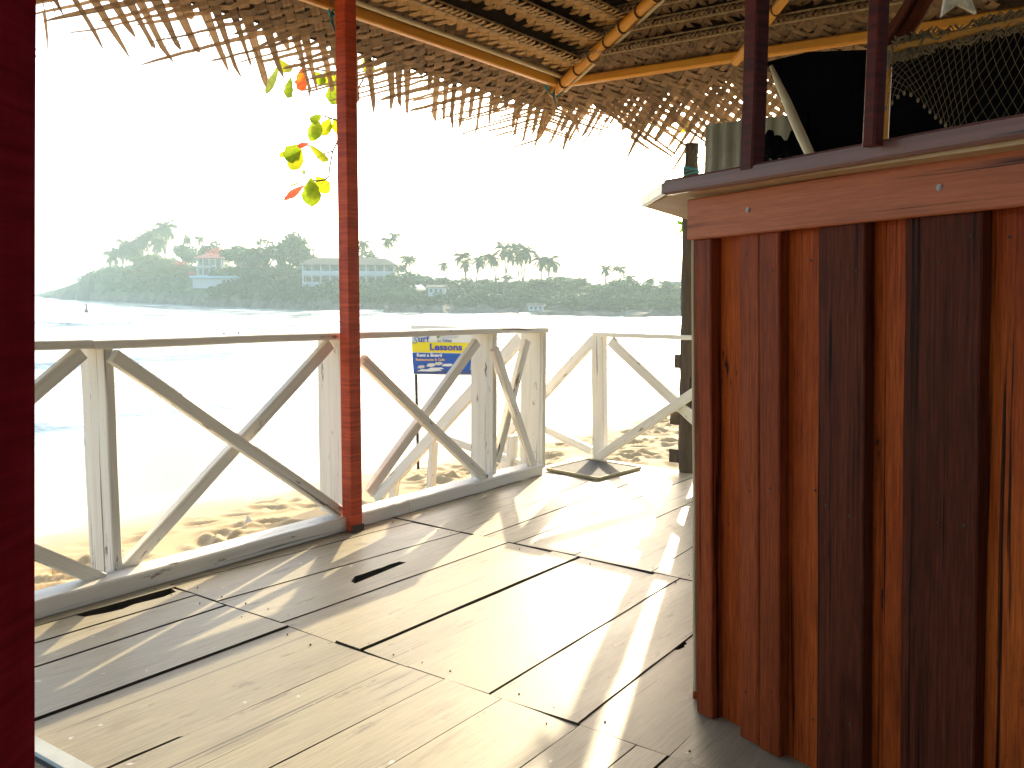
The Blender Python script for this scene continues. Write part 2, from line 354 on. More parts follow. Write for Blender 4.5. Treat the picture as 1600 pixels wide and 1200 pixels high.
# ------------------------------------------------------------------ deck
deck = empty('deck'); tag(deck, kind='structure')
def edge(x0, x1, y0, y1, off, notches=(), jit=.0016, n=9):
    pts = []; xs_ = [x0 + (x1 - x0) * k / n for k in range(n + 1)]
    for xa, xb, dp in notches: xs_ = [x for x in xs_ if not xa - .02 < x < xb + .02] + [xa, xa + .012] + [xa + (xb - xa) * q for q in (.2, .36, .5, .66, .8)] + [xb - .012, xb]
    for x in sorted(xs_):
        y = y0 + (y1 - y0) * (x - x0) / (x1 - x0) + off + rnd.uniform(-jit, jit)
        for xa, xb, dp in notches:
            if xa < x < xb: y += dp * (1 if xb - .03 > x > xa + .03 else .7) * rnd.uniform(.75, 1.1)
        pts.append((x, y))
    return pts
def plank(x0, x1, hi, lo, gh=.003, gl=.003, nh=(), nl=()):
    "one deck board between the lines hi (y at x0, y at x1) and lo; gh, gl are the half gaps"
    x0 += rnd.uniform(-.001, .003); x1 -= rnd.uniform(-.002, .003)
    up = edge(x0, x1, hi[0], hi[1], -gh, nh); dn = edge(x0, x1, lo[0], lo[1], gl, nl)
    dz = rnd.uniform(-.003, .002); tz = rnd.uniform(-.004, .004); mid = (lo[0] + hi[0]) / 2
    mb = MB(); mb.prism([(x, y, (y - mid) * tz * 5) for x, y in dn + up[::-1]], dz - .032, dz); o = mb.build('plank', M['deck'], deck)
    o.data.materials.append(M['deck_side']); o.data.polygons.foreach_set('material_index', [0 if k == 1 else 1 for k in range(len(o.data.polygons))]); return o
def section(x0, x1, lines, gaps={}, notch={}):
    for k in range(len(lines) - 1):
        plank(x0, x1, lines[k], lines[k + 1], gaps.get(k, .0014), gaps.get(k + 1, .0014), notch.get(('h', k), ()), notch.get(('l', k), ()))
section(-.6, 1.791, [(2.905, 2.905), (2.84, 2.818), (2.70, 2.69), (2.515, 2.521), (2.19, 2.197), (1.845, 1.835), (1.69, 1.681), (1.57, 1.546), (1.335, 1.352), (1.10, 1.112), (.958, .955), (.868, .87), (.66, .66), (.42, .42), (.15, .15), (-.15, -.15), (-.5, -.5), (-.85, -.85), (-1.2, -1.2), (-1.55, -1.55)],
        {3: .006, 4: .0035, 5: .001, 6: .002, 7: .0028, 9: .004, 11: .003}, {('h', 1): [(1.43, 1.775, -.062)], ('l', 4): [(.93, 1.18, .010)]})
section(1.795, 2.99, [(2.905, 2.91), (2.86, 2.78), (2.58, 2.49), (2.295, 2.415), (2.238, 2.226), (1.99, 2.0), (1.876, 1.871), (1.69, 1.53), (1.395, 1.43), (1.12, 1.165), (.872, .885), (.6, .6), (.3, .3), (0, 0), (-.4, -.4), (-.8, -.8), (-1.2, -1.2), (-1.55, -1.55)],
        {3: .002, 4: .002, 6: .008, 7: .0016, 8: .002, 9: .0015}, {('l', 2): [(2.21, 2.52, .055)], ('h', 9): [(2.365, 2.44, -.018)]})
section(3.0, 4.9, [(2.91, 2.94), (2.80, 2.84), (2.50, 2.68), (2.37, 2.43), (2.20, 2.20), (1.90, 1.95), (1.55, 1.66), (1.375, 1.42), (1.1, 1.1), (.8, .8), (.5, .5), (.1, .1), (-.3, -.3), (-.7, -.7), (-1.1, -1.1), (-1.55, -1.55)],
        {2: .003, 4: .003, 6: .002})
section(4.26, 4.9, [(3.08, 3.08), (2.925, 2.943)], {})
mb = MB()
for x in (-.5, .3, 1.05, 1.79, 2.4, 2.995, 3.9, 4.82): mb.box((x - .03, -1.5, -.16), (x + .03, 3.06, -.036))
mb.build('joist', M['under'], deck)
for a_, b_ in (((-.6, 3.075), (4.25, 3.075)), ((4.93, 3.06), (4.93, -.6))): m_ = MB(); m_.bar((a_[0], a_[1], -.2), (b_[0], b_[1], -.2), .34, .02, (b_[1] - a_[1], b_[0] - a_[0], 0)); m_.build('light_block_skirt', M['under'], deck)  # unseen boards added to keep light out from under the deck
mb = MB(); r_ = random.Random(9)
for x0, x1 in ((-.6, 1.788), (1.795, 2.99), (3.0, 4.9)):
    for xe in (x0 + .045, x1 - .045):
        for k in range(26):
            if r_.random() < .45: continue
            y = 2.85 - k * .118 + r_.uniform(-.02, .02); x = xe + r_.uniform(-.012, .012)
            mb.tube([(x, y, -.004), (x, y, .0022)], r_.uniform(.0018, .003), 6)
o = mb.build('nail_head', M['under'], deck); o['kind'] = 'stuff'

# ------------------------------------------------------------------ white railings
def post(parent, xa, xb, ya, yb, z0, z1, lean=0):
    m_ = MB(); cx, cy = (xa + xb) / 2, (ya + yb) / 2
    m_.bar((cx, cy, z0), (cx + lean, cy, z1), xb - xa, yb - ya, (0, 1, 0), .004, 4, .0015); return m_.build('post', M['rail'], parent)
def brace(parent, a, b, w=.05, t=.034, n=(0, 1, 0)):
    m_ = MB(); m_.bar(a, b, w, t, n, .004, 5, .0015); return m_.build('brace', M['rail'], parent)
ra = empty('railing', (2.7, 2.99, 0)); tag(ra, 'long white cross-braced railing along the sea side of the deck', 'railing')
post(ra, .54, .575, 2.97, 3.14, .06, .86); post(ra, 1.65, 1.686, 2.972, 3.135, .03, .855, -.006); post(ra, 2.745, 2.78, 2.975, 3.135, .05, .848)
post(ra, 3.85, 3.885, 2.975, 3.135, .03, .838); post(ra, 4.30, 4.336, 2.975, 3.12, .03, .828)
for a, b_ in (((50, 617), (126, 551)), ((50, 862), (158, 905)), ((176, 556), (532, 801)), ((193, 890), (514, 538)), ((566, 562), (757, 748)), ((573, 772), (744, 535)), ((772, 545), (832, 730)), ((774, 722), (822, 532))):
    k = a[1] < b_[1]; y = 2.951 if k else 2.992
    p, q = ony(*a, y), ony(*b_, y)
    if a[0] == 50: p = p + (p - q) * .9
    brace(ra, p, q, .05, .036)
def rail_board(parent, pts, w, t, name):
    for p, q in zip(pts, pts[1:]):
        m_ = MB(); m_.bar(p, q, w, t, (0, 0, 1), .004, 6, .001); m_.build(name, M['rail'], parent)
rail_board(ra, [(.1, 3.03, .893), (1.60, 3.03, .871)], .15, .03, 'top_rail')
rail_board(ra, [(1.603, 3.03, .868), (2.74, 3.03, .862)], .15, .03, 'top_rail')
rail_board(ra, [(2.743, 3.03, .861), (3.90, 3.03, .852)], .15, .03, 'top_rail')
rail_board(ra, [(3.903, 3.03, .853), (4.345, 3.02, .843)], .14, .028, 'top_rail')
for xa, xb in ((-.3, 2.72), (2.724, 3.10), (3.104, 4.26)):
    m_ = MB(); f = lambda x: 2.873 + (x - 1.3) * .0175 + .055
    m_.bar((xa, f(xa), .032), (xb, f(xb), .032), .11, .064, (0, 0, 1), .006, 8, .0015); m_.build('bottom_rail', M['rail'], ra)
m_ = MB(); m_.bar((4.318, 2.98, .03), (4.318, 2.98, .84), .05, .03, (1, 0, 0)); m_.build('edge_strip', M['rail'], ra)
rb = empty('railing', (4.87, 2.6, 0)); tag(rb, 'short white cross-braced railing beyond the dark doormat at the far deck edge', 'railing')
m_ = MB(); m_.bar((4.885, 2.90, -.3), (4.875, 2.925, .79), .085, .06, (1, 0, 0), .005, 4, .002); m_.build('post', M['rail'], rb)
post(rb, 4.86, 4.92, 1.25, 1.33, -.3, .8)
n_ = (1, 0, 0)
brace(rb, onx(955, 533, 4.855), onx(1150, 716, 4.855), .06, .04, n_); brace(rb, onx(935, 714, 4.815), onx(1150, 570, 4.815), .055, .04, n_)
brace(rb, (4.855, 2.2, .05), (4.855, 1.33, .75), .055, .04, n_)
m_ = MB(); m_.bar((4.875, 2.955, .803), (4.875, 1.25, .81), .07, .028, (0, 0, 1), .004, 5, .001); m_.build('top_rail', M['rail'], rb)
s1 = empty('stair_railing', (4.32, 3.9, -.35)); tag(s1, 'white stair handrail running down to the sand behind the long railing', 'railing', 'stair handrails down to the sand')
brace(s1, onx(815, 527, 4.33), onx(588, 779, 4.33), .075, .04, n_)
brace(s1, onx(695, 684, 4.36), onx(842, 735, 4.36), .05, .035, n_)
for px, y0, y1, w in ((616, 752, 800, .06), (676, 690, 782, .06), (800, 680, 775, .07)):
    a, b_ = onx(px - 4, y1, 4.345), onx(px + 2, y0, 4.345); m_ = MB(); m_.bar(a, b_, w, .035, (0, 1, 0)); m_.build('post', M['rail'], s1)
s2 = empty('stair_railing', (4.87, 3.5, -.3)); tag(s2, 'white stair handrail running down to the sand from the post beside the doormat', 'railing', 'stair handrails down to the sand')
brace(s2, onx(931, 528, 4.87), onx(770, 702, 4.87), .06, .04, n_); brace(s2, onx(820, 655, 4.90), onx(925, 704, 4.90), .05, .035, n_)
for px, y0, y1 in ((786, 668, 735),):
    m_ = MB(); m_.bar(onx(px, y1, 4.92), onx(px, y0, 4.92), .06, .04, (0, 1, 0)); m_.build('post', M['rail'], s2)

# ------------------------------------------------------------------ posts that carry the roof
wp = empty('wooden_post', (2.72, 2.9, 0)); tag(wp, 'slim red brown square post in front of the white railing', 'post')
m_ = MB(); m_.bar((2.722, 2.893, .002), (2.715, 2.893, 2.55), .066, .066, (0, 1, 0), .005, 8, .0008); m_.build('shaft', M['red'], wp)
m_ = MB(); m_.box((2.682, 2.853, .001), (2.755, 2.859, .03), .001); m_.build('foot_plate', M['under'], wp)
pa, pb = ond(60, -40, .9), ond(57, 1240, .9); off = RT * -.05 + FW * -.05
pb2 = pb + (pb - pa) * .5
wl = empty('wooden_post', (pb2 + off)); tag(wl, 'dark maroon square post close to the camera at the left edge', 'post')
m_ = MB(); m_.bar(pb2 + off, pa + off + (pa - pb) * 1.2, .10, .10, FW, .004, 10, .0006); m_.build('shaft', M['maroon'], wl)

# ------------------------------------------------------------------ thatched roof
RF = empty('thatched_roof', (4.47, 2.97, 2.25)); tag(RF, 'woven palm leaf thatched roof on yellow bamboo poles above the deck', 'roof')
B1Y, B2X, BZ = 2.985, 4.46, 2.275
P1 = Vector((B2X, B1Y, BZ)); AP = Vector((3.6, .8, 3.25))
def ribbon(mb, pts, ws, side):
    "flat leaf strip along pts, widths ws, lying across `side`; folded slightly along its middle"
    vs, fs, uvs = [], [], []; v0 = rnd.uniform(0, 40); u = rnd.uniform(0, 40)
    for k, (p, w) in enumerate(zip(pts, ws)):
        vs += [p - side * w / 2, p + side * w / 2]
        if k:
            fs.append((2 * k - 2, 2 * k - 1, 2 * k + 1, 2 * k)); l = (pts[k] - pts[k - 1]).length
            uvs.append([(u, v0), (u, v0 + ws[k - 1]), (u + l, v0 + w), (u + l, v0)]); u += l
    mb.add(vs, fs, uvs)
def weave(O, ax, dn, nr, ufun, L, P, plainw, tipfun, wfac=.94, hgt=.006, lace=0.):
    "two families of strips at 45 degrees; ufun(v) gives the u range at depth v; returns the strips as (points, widths, side)"
    out = []; u_min = min(ufun(0)[0], ufun(L)[0]); u_max = max(ufun(0)[1], ufun(L)[1]); n0 = int((u_min - L) / P) - 1; n1 = int((u_max + L) / P) + 1
    dA, dB = (ax + dn).normalized(), (dn - ax).normalized()
    for fam in (0, 1):
        d = dA if fam == 0 else dB; side = d.cross(nr).normalized(); sg = 1 if fam == 0 else -1
        for i in range(n0, n1):
            pts, ws = [], []; k = 0; w0 = P / math.sqrt(2) * wfac * (rnd.uniform(.7, 1.12) if L > .4 else rnd.uniform(.88, 1.04)); ju = rnd.uniform(-.004, .004); jl = rnd.uniform(-.09, .04) if L > .4 else rnd.uniform(-.02, .03); rot = rnd.uniform(-.05, .05) if L > .4 else rnd.uniform(-.03, .03); rl = rnd.uniform(.5, 1.15)
            nmax = int((L + jl) / (P / 2)) ; done = False
            for k in range(nmax + 1):
                v = k * P / 2; u = i * P + sg * v + ju + rot * v
                lo, hi = ufun(v)
                if u < lo or u > hi:
                    if pts: break
                    continue
                j = i + sg * k                        # index of the crossed strip
                over = ((i + j) % 2 == 0) if plainw else ((i + j) % 4 < 2)
                if fam: over = not over
                h = hgt * (1 if over else -1) * (1 - .85 * (min(1, max(0, (v / L - .5) / .25)) if lace else 0))
                pts.append(O + ax * u + dn * v + nr * h); ws.append(w0 * (1 - lace * min(1, max(0, (v / L - .55) / .3)) * rl))
            if len(pts) < 2: continue
            if L > .4 and rnd.random() < .13: cut = max(3, int(len(pts) * rnd.uniform(.55, .85))); pts, ws, k = pts[:cut], ws[:cut], nmax
            if k >= nmax:                             # free end: runs on past the weave and tapers to a point
                t = tipfun(i, fam); q = pts[-1]; dd = (d + side * rnd.uniform(-.13, .13) + nr * rnd.uniform(-.12, .06)).normalized()
                wl_ = ws[-1]
                for f, wf in ((.35, .82), (.7, .5), (1, .06)): pts.append(q + dd * t * f + Vector((0, 0, -.04 * t * f * f))); ws.append(wl_ * wf)
            out.append((pts, ws, side))
    return out
X0, AL = 1.05, math.atan(.45)
# eave skirts outside the two plate poles
ds1 = Vector((0, math.cos(AL), -math.sin(AL))); nr1 = Vector((0, -math.sin(AL), -math.cos(AL)))
ds2 = Vector((math.cos(AL), 0, -math.sin(AL))); nr2 = Vector((-math.sin(AL), 0, -math.cos(AL)))
tip = lambda i, fam: rnd.choice([.03, .08, .14, .22]) * rnd.uniform(.6, 1.4)
O1 = Vector((X0, B1Y - .09, BZ + .085)); O2 = Vector((B2X - .09, B1Y, BZ + .085))
hip_u = B2X - X0 - .09
st1 = weave(O1, Vector((1, 0, 0)), ds1, nr1, lambda v: (-.3, hip_u + .03 + v * .93), .70, .076, True, tip, wfac=.84, hgt=.008, lace=.55)
st2 = weave(O2, Vector((0, -1, 0)), ds2, nr2, lambda v: (-v * .93 + .06, 2.3), .70, .064, False, tip, wfac=.86, hgt=.006, lace=.6)
ds3 = Vector((math.cos(R(56)), 0, -math.sin(R(56)))); nr3 = Vector((-math.sin(R(56)), 0, -math.cos(R(56))))
st3 = weave(O2 + ds2 * .36 + Vector((0, -.35, .03)), Vector((0, -1, 0)), ds3, nr3, lambda v: (-.32 + v * .8, 2.0), .41, .064, False, tip, wfac=.8, hgt=.006, lace=.5)
n_ind = 0
for st in (st1, st3, st2):
    rest = MB()
    for pts, ws, side in st:
        if n_ind < 300: m_ = MB(); ribbon(m_, pts, ws, side); m_.build('leaflet', M['leaf'], RF); n_ind += 1
        else: ribbon(rest, pts, ws, side)
    if rest.v: o = rest.build('leaflet', M['leaf'], RF); o['kind'] = 'stuff'
# loose, broken and hanging leaf ends at the eave
mb = MB(); r_ = random.Random(12)
for k in range(300):
    if k < 170: u = r_.uniform(-.2, 3.9); base = O1 + Vector((u, 0, 0)) + ds1 * r_.uniform(.5, .76) ; axx, dd0 = Vector((1, 0, 0)), ds1
    else: u = r_.uniform(-.5, 2.2); base = O2 + Vector((0, -u, 0)) + ds2 * r_.uniform(.5, .76); axx, dd0 = Vector((0, -1, 0)), ds2
    d = (dd0 * r_.uniform(.6, 1) + axx * r_.choice([-1, 1]) * r_.uniform(.5, 1.3) + Vector((0, 0, -r_.uniform(0, .35)))).normalized()
    L = r_.uniform(.06, .30); w = r_.uniform(.002, .007) if k % 9 else r_.uniform(.008, .018); sd_ = d.cross(Vector((0, 0, 1))).normalized()
    bend = Vector((r_.uniform(-.3, .3), r_.uniform(-.3, .3), -.3)) * L
    ribbon(mb, [base, base + d * L * .5 + bend * .2, base + d * L + bend * .6], [w, w * .8, w * .1], sd_)
o = mb.build('loose_leaf_end', M['leaf'], RF); o['kind'] = 'stuff'
# fan of leaf ends at the hip corner
mb = MB()
for k in range(16):
    a = R(-20 + 130 * k / 15 + r_.uniform(-6, 6)); d = Vector((math.cos(a), math.sin(a), -r_.uniform(.2, .45))).normalized(); p = P1 + Vector((0, 0, .03)) + d * r_.uniform(.1, .4)
    L = r_.uniform(.16, .28); w = r_.uniform(.015, .035); ribbon(mb, [p, p + d * L * .4, p + d * L * .8 + Vector((0, 0, -.015)), p + d * L + Vector((0, 0, -.04))], [w, w, w * .6, w * .05], d.cross(Vector((0, 0, 1))).normalized())
o = mb.build('corner_leaf_fan', M['leaf'], RF); o['kind'] = 'stuff'
# inner courses: overlapping woven panels whose upper edge hangs in front of the next
def courses(O, ax, inn, slope, nrm_rows, spacing, u_of, P, plainw, seed):
    r_ = random.Random(seed); a = math.atan(slope); up = (inn * math.cos(a) + Vector((0, 0, math.sin(a)))); nr = (inn * math.sin(a) - Vector((0, 0, math.cos(a))))   # nr points down into the hut
    for k in range(nrm_rows):
        d0 = .02 + k * spacing; base = O + up * d0
        lo, hi = u_of(d0 + spacing)
        if hi - lo < .15: continue
        L = spacing * (.66 if plainw else .6)
        dn = (-(up) * 1.0 - nr * .30).normalized(); nn = (nr - dn * nr.dot(dn)).normalized()
        topP = base + up * spacing + nr * (.075 + r_.uniform(-.008, .008))
        strips = weave(topP, ax, dn, nn, lambda v: (lo - .05, hi + .12), L, P, plainw, lambda i, f: .03, .87, .007)
        m_ = MB()
        for pts, ws, side in strips: ribbon(m_, pts, ws, side)
        # folded leaf stubs along the upper edge
        u = lo - .05
        while u < hi + .1:
            q = topP + ax * u + nr * .006; h = r_.uniform(.03, .05); w = P * .33 * r_.uniform(.7, 1.1); tl = ax * r_.uniform(-.012, .02)
            if not plainw: tl = ax * r_.uniform(.03, .06); h *= .7
            ribbon(m_, [q - up * .012, q + up * h * .35 + nr * .010, q + up * h * .75 + nr * .012 + tl * .6, q + up * h + nr * .004 + tl], [w * .9, w, w * .7, w * .1], ax)
            u += P * r_.uniform(.42, .6)
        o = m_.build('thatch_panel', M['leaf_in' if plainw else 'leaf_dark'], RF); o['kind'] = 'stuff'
        m_ = MB(); pts = [topP + ax * (lo - .05 + (hi + .15 - lo) * t / 8) + nr * (.002 + r_.uniform(-.004, .004)) - up * .014 for t in range(9)]
        m_.tube(pts, .007, 6); pts = [p + up * .035 + nr * -.012 for p in pts]; m_.tube(pts, .005, 6); m_.build('leaf_midrib', M['rib'], RF)
Lh = math.hypot(B1Y - AP.y, AP.z - BZ)
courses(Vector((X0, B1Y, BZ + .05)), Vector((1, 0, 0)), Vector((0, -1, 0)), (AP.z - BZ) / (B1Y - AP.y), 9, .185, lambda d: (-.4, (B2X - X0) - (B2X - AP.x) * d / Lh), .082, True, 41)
Lh2 = math.hypot(B2X - AP.x, AP.z - BZ)
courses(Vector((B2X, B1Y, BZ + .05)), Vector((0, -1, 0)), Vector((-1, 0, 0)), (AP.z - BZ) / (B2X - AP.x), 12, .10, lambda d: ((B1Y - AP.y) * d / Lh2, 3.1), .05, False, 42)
# closed outer layer of shade-dark thatch over everything but the last hand's width of the eave
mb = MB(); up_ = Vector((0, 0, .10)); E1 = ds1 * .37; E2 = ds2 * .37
a = Vector((-5, B1Y, BZ)) + E1 + up_; b_ = P1 + E1 + Vector((.36, 0, 0)) + up_; c = AP + up_ * 1.6; d = Vector((-5, AP.y, AP.z)) + up_ * 1.6  # unseen stretch behind the camera, lengthened to cut sky light on the counter
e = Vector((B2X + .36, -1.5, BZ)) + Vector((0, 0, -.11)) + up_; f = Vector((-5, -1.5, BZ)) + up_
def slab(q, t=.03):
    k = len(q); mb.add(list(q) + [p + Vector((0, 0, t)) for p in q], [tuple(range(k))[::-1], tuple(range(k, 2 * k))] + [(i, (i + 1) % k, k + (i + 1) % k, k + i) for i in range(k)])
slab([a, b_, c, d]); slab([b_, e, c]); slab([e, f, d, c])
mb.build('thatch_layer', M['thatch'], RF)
# poles
def pole(name, a, b_, r0, mat, seg=10, nodes=True, r1=None):
    m_ = MB(); a, b_ = Vector(a), Vector(b_); pts, rad = [], []
    for k in range(seg + 1):
        t = k / seg; pts.append(a.lerp(b_, t)); rad.append((r0 + ((r1 or r0) - r0) * t) * (1 + rnd.uniform(-.02, .02)))
    m_.tube(pts, rad, 12); return m_.build(name, mat, RF)
m_ = MB(); m_.bar((X0 - 3, B1Y, BZ), (B2X + .02, B1Y, BZ), .05, .036, (0, 1, 0), .006, 6, .001); m_.build('plate_pole', M['bamboo'], RF)
m_ = MB(); m_.bar((B2X + .02, B1Y + .03, BZ + .002), (B2X + .05, -1.2, BZ - .02), .05, .045, (1, 0, 0), .008, 6, .001); m_.build('plate_pole', M['bamboo'], RF)
pole('thatch_batten', (X0 - 1, B1Y - .055, BZ + .03), (B2X - .03, B1Y - .05, BZ + .022), .012, M['pale_pole'])
hp0 = P1 + Vector((.03, .06, -.045)); hp1 = AP + Vector((0, 0, -.20)); pole('hip_rafter', hp0, hp1, .031, M['bamboo'], 12, r1=.026)
hs = RT * .047 - Vector((0, 0, .012)); pole('rafter_stick', hp0 + hs + (hp1 - hp0) * .02, hp1 + hs, .010, M['pale_pole'])
P2 = Vector((B2X + .03, 1.91, BZ - .03)); r2e = Vector((4.1, 1.42, BZ + .22)); r2e = P2 + (r2e - P2) * 2.4
pole('rafter', P2, r2e, .024, M['bamboo'], 10)
mb = MB()
for k in range(16):
    t = .05 + k * .055; q = hp0.lerp(hp1, t); dd = (hp1 - hp0).normalized(); x = dd.cross(Vector((0, 0, 1))).normalized(); y = x.cross(dd)
    for tw in (0, .006): mb.tube([q + dd * (tw + .012 * math.sin(a)) + (x * math.cos(a) + y * math.sin(a)) * .0325 for a in np.linspace(0, 6.28, 13)], .003, 5, False)
for t in (.25, .55): q = P2.lerp(r2e, t); dd = (r2e - P2).normalized(); x = dd.cross(Vector((0, 0, 1))).normalized(); y = x.cross(dd); mb.tube([q + dd * .012 * math.sin(a) + (x * math.cos(a) + y * math.sin(a)) * .026 for a in np.linspace(0, 6.28, 13)], .003, 5, False)
mb.build('binding', M['binding'], RF)
mb = MB()
for q, rr_ in ((P1 + Vector((.01, .03, -.01)), .05), (Vector((2.74, B1Y, BZ)), .04)):
    for k in range(6):
        c_ = q + Vector((rnd.uniform(-.012, .012), rnd.uniform(-.012, .012), rnd.uniform(-.01, .01))); dd = Vector((rnd.uniform(-1, 1), rnd.uniform(-1, 1), rnd.uniform(-.4, .4))).normalized(); x = dd.cross(Vector((0, 0, 1))).normalized(); y = x.cross(dd)
        mb.tube([c_ + (x * math.cos(a) + y * math.sin(a)) * rr_ for a in np.linspace(0, 6.28, 14)], .004, 5, False)
    for k in range(3): mb.tube([q + Vector((-.03, -.02, -.03)), q + Vector((-.04 - .01 * k, -.03, -.07)), q + Vector((-.03 + .015 * k, -.03, -.12 - .02 * k))], .0025, 5)
mb.build('rope_lashing', M['teal'], RF)

# ------------------------------------------------------------------ bar counter
c0 = Vector((2.037, .911, 0)); fd = Vector((-.4042, -.9147, 0)); fn = Vector((.9147, -.4042, 0))
def fp(s, o, z): return c0 + fd * (s + (1.19 - z) * .047) + fn * o + Vector((0, 0, z))
BC = empty('bar_counter', c0); tag(BC, 'bar counter clad in varnished red and dark brown vertical boards', 'bar counter')
def vboard(name, s0, s1, o, t, mat, z0=0.0, z1=1.215, seg=8):
    m_ = MB(); mid = (s0 + s1) / 2; m_.bar(fp(mid, o + t / 2, z0), fp(mid, o + t / 2, z1), s1 - s0, t, fn, .003, seg, .0012); return m_.build(name, M[mat], BC)
rc = ['c_orange', 'c_orange', 'c_dark', 'c_orange', 'c_orange', 'c_dark', 'c_orange', 'c_dark', 'c_orange', 'c_red']
ed = [-.045, .13, .355, .415, .4615, .53, .62, .80, .95, 1.1, 1.25]
for k in range(10): vboard('board', ed[k] + .0008, ed[k + 1] - .0008, .033, .02, rc[k], .002)
for s0, s1, mt, o in ((.089, .1515, 'c_red', 0), (.1525, .213, 'c_red', 0), (.321, .439, 'c_dark', 0), (.517, .560, 'c_dark', .016), (.561, .684, 'c_dark', 0), (.83, .955, 'c_red', 0), (1.08, 1.2, 'c_dark', 0)):
    vboard('batten', s0, s1, o, .032, mt, .003)
vboard('lit_edge_trim', -.072, -.0630, -.005, .03, 'ply', .05, 1.186); vboard('corner_post', -.062, -.004, -.002, .06, 'c_red', .001, 1.186)  # pale strip paints the bright lit edge of the corner post
m_ = MB()
for k in range(9):                              # the hidden return of the counter along the deck
    a = c0 + Vector((.06 + k * .13, .035 - k * .002, 0)); m_ = MB(); m_.bar(a + Vector((.06, .0, .001)), a + Vector((.06, .0, 1.21)), .127, .02, (0, 1, 0)); m_.build('board', M['c_red'], BC)
m_ = MB(); m_.bar(fp(-.066, -.011, 1.235), fp(1.3, -.011, 1.259), .098, .02, fn, .003, 8, .0008); FA = m_.build('fascia', M['fascia'], BC)
m_ = MB(); a = fp(-.066, 0, 1.235); m_.bar(a + Vector((.012, .012, 0)), a + Vector((1.2, .03, 0)), .098, .02, (0, 1, 0)); m_.build('fascia', M['c_dark'], BC)
def poly_slab(pts, z0, z1, tilt, name, mat):
    m_ = MB(); m_.prism([(p[0], p[1]) for p in pts], z0, z1); return m_.build(name, M[mat], BC)
A_ = Vector((1.985, 1.006, 0)); B_ = Vector((2.24, 1.205, 0)); C_ = Vector((2.75, 1.30, 0)); D_ = Vector((3.6, 1.15, 0))
en = A_ + fd * 1.9
poly_slab([A_ + fn * .012 + fd * .004, en + fn * .012, en + fn * .44, Vector((2.55, .75, 0)), Vector((3.6, .70, 0)), D_, C_, B_], 1.293, 1.305, 0, 'underside_board', 'ply')
m_ = MB(); m_.bar(A_ + Vector((0, 0, 1.308)), en + Vector((0, 0, 1.330)), .036, .026, fn, .005, 8, .0008); m_.build('edge_strip', M['ctop'], BC)
poly_slab([A_ + fn * .027 + fd * .002, en + fn * .027, en + fn * .44, Vector((2.55, .75, 0)), Vector((3.6, .70, 0)), D_ + Vector((0, -.01, 0)), C_ + Vector((0, -.012, 0)), B_ + Vector((.003, -.016, 0))], 1.3055, 1.318, 0, 'countertop', 'ctop')
m_ = MB(); m_.bar(A_ + Vector((.004, .012, 1.307)), B_ + Vector((0, .004, 1.307)), .028, .012, (B_ - A_).cross(Vector((0, 0, 1))), .002); m_.build('edge_strip', M['silver'], BC)
for px, py in ((1169, 328), (1468, 293)):
    r = ray(px, py); t_ = (fn.dot(c0) - .0215 - fn.dot(EYE)) / fn.dot(r); q = EYE + r * t_
    m_ = MB(); m_.tube([q, q - fn * .002], .006, 10); m_.tube([q - fn * .002, q - fn * .0035], .0035, 8); so = m_.build('screw', M['screw']); so.parent = FA; so.matrix_parent_inverse = Matrix()

mb = MB(); r_ = random.Random(31)
for s_ in (.12, .185, .35, .41, .6, .655, .72, .28):
    for z in (.14, .62, 1.13): q = fp(s_ + r_.uniform(-.01, .01), -.0005 if s_ not in (.72, .28) else .0325, z + r_.uniform(-.03, .03)); mb.tube([q + fn * .004, q - fn * .0008], r_.uniform(.0022, .0032), 7)
o = mb.build('nail_head', M['under'], BC); o['kind'] = 'stuff'
def bpost(label, pxs, y, mat, top=2.6):
    q = onz(sum(pxs) / 2, y, 1.318) + fn * .012 + fd * .004; w = (pxs[1] - pxs[0]) / 1400 * (q - EYE).dot(FW) * .82
    e_ = empty('bar_post', q); tag(e_, label, 'post'); m_ = MB(); m_.bar(q + Vector((0, 0, .001)), q + Vector((.0, 0, top - 1.318)), w, w, fn, .004, 8, .0008); m_.build('shaft', M[mat], e_)
bpost('dark red square post standing on the left part of the bar top', (1149, 1183), 266, 'darkred')
bpost('dark maroon square post standing on the bar top beside the fishing net', (1339, 1368), 229, 'darkred')

# ------------------------------------------------------------------ behind the bar
def thing_mesh(name, mb, mat, label, cat, group=None): return tag(mb.build(name, mat), label, cat, group)
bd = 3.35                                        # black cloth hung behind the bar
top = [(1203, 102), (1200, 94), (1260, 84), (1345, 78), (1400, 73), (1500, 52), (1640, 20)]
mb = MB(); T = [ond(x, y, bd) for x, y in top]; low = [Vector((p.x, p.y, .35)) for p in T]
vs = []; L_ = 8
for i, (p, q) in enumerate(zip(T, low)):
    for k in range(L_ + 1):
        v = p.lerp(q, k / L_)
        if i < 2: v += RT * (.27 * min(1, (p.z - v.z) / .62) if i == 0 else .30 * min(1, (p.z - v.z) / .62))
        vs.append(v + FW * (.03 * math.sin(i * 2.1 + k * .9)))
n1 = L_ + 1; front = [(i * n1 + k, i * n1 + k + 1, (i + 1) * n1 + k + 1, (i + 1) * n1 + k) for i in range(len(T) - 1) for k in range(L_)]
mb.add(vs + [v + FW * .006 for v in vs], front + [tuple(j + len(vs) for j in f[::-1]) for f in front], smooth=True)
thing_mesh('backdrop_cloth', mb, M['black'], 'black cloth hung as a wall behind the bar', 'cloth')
mb = MB(); pts = [(1205, 103), (1216, 130), (1229, 158), (1240, 185), (1252, 212), (1264, 238), (1276, 262)]; rad = [.006, .011, .014, .016, .016, .015, .014]
mb.tube([ond(x, y, 3.1 - .03 * k) for k, (x, y) in enumerate(pts)], rad, 12)
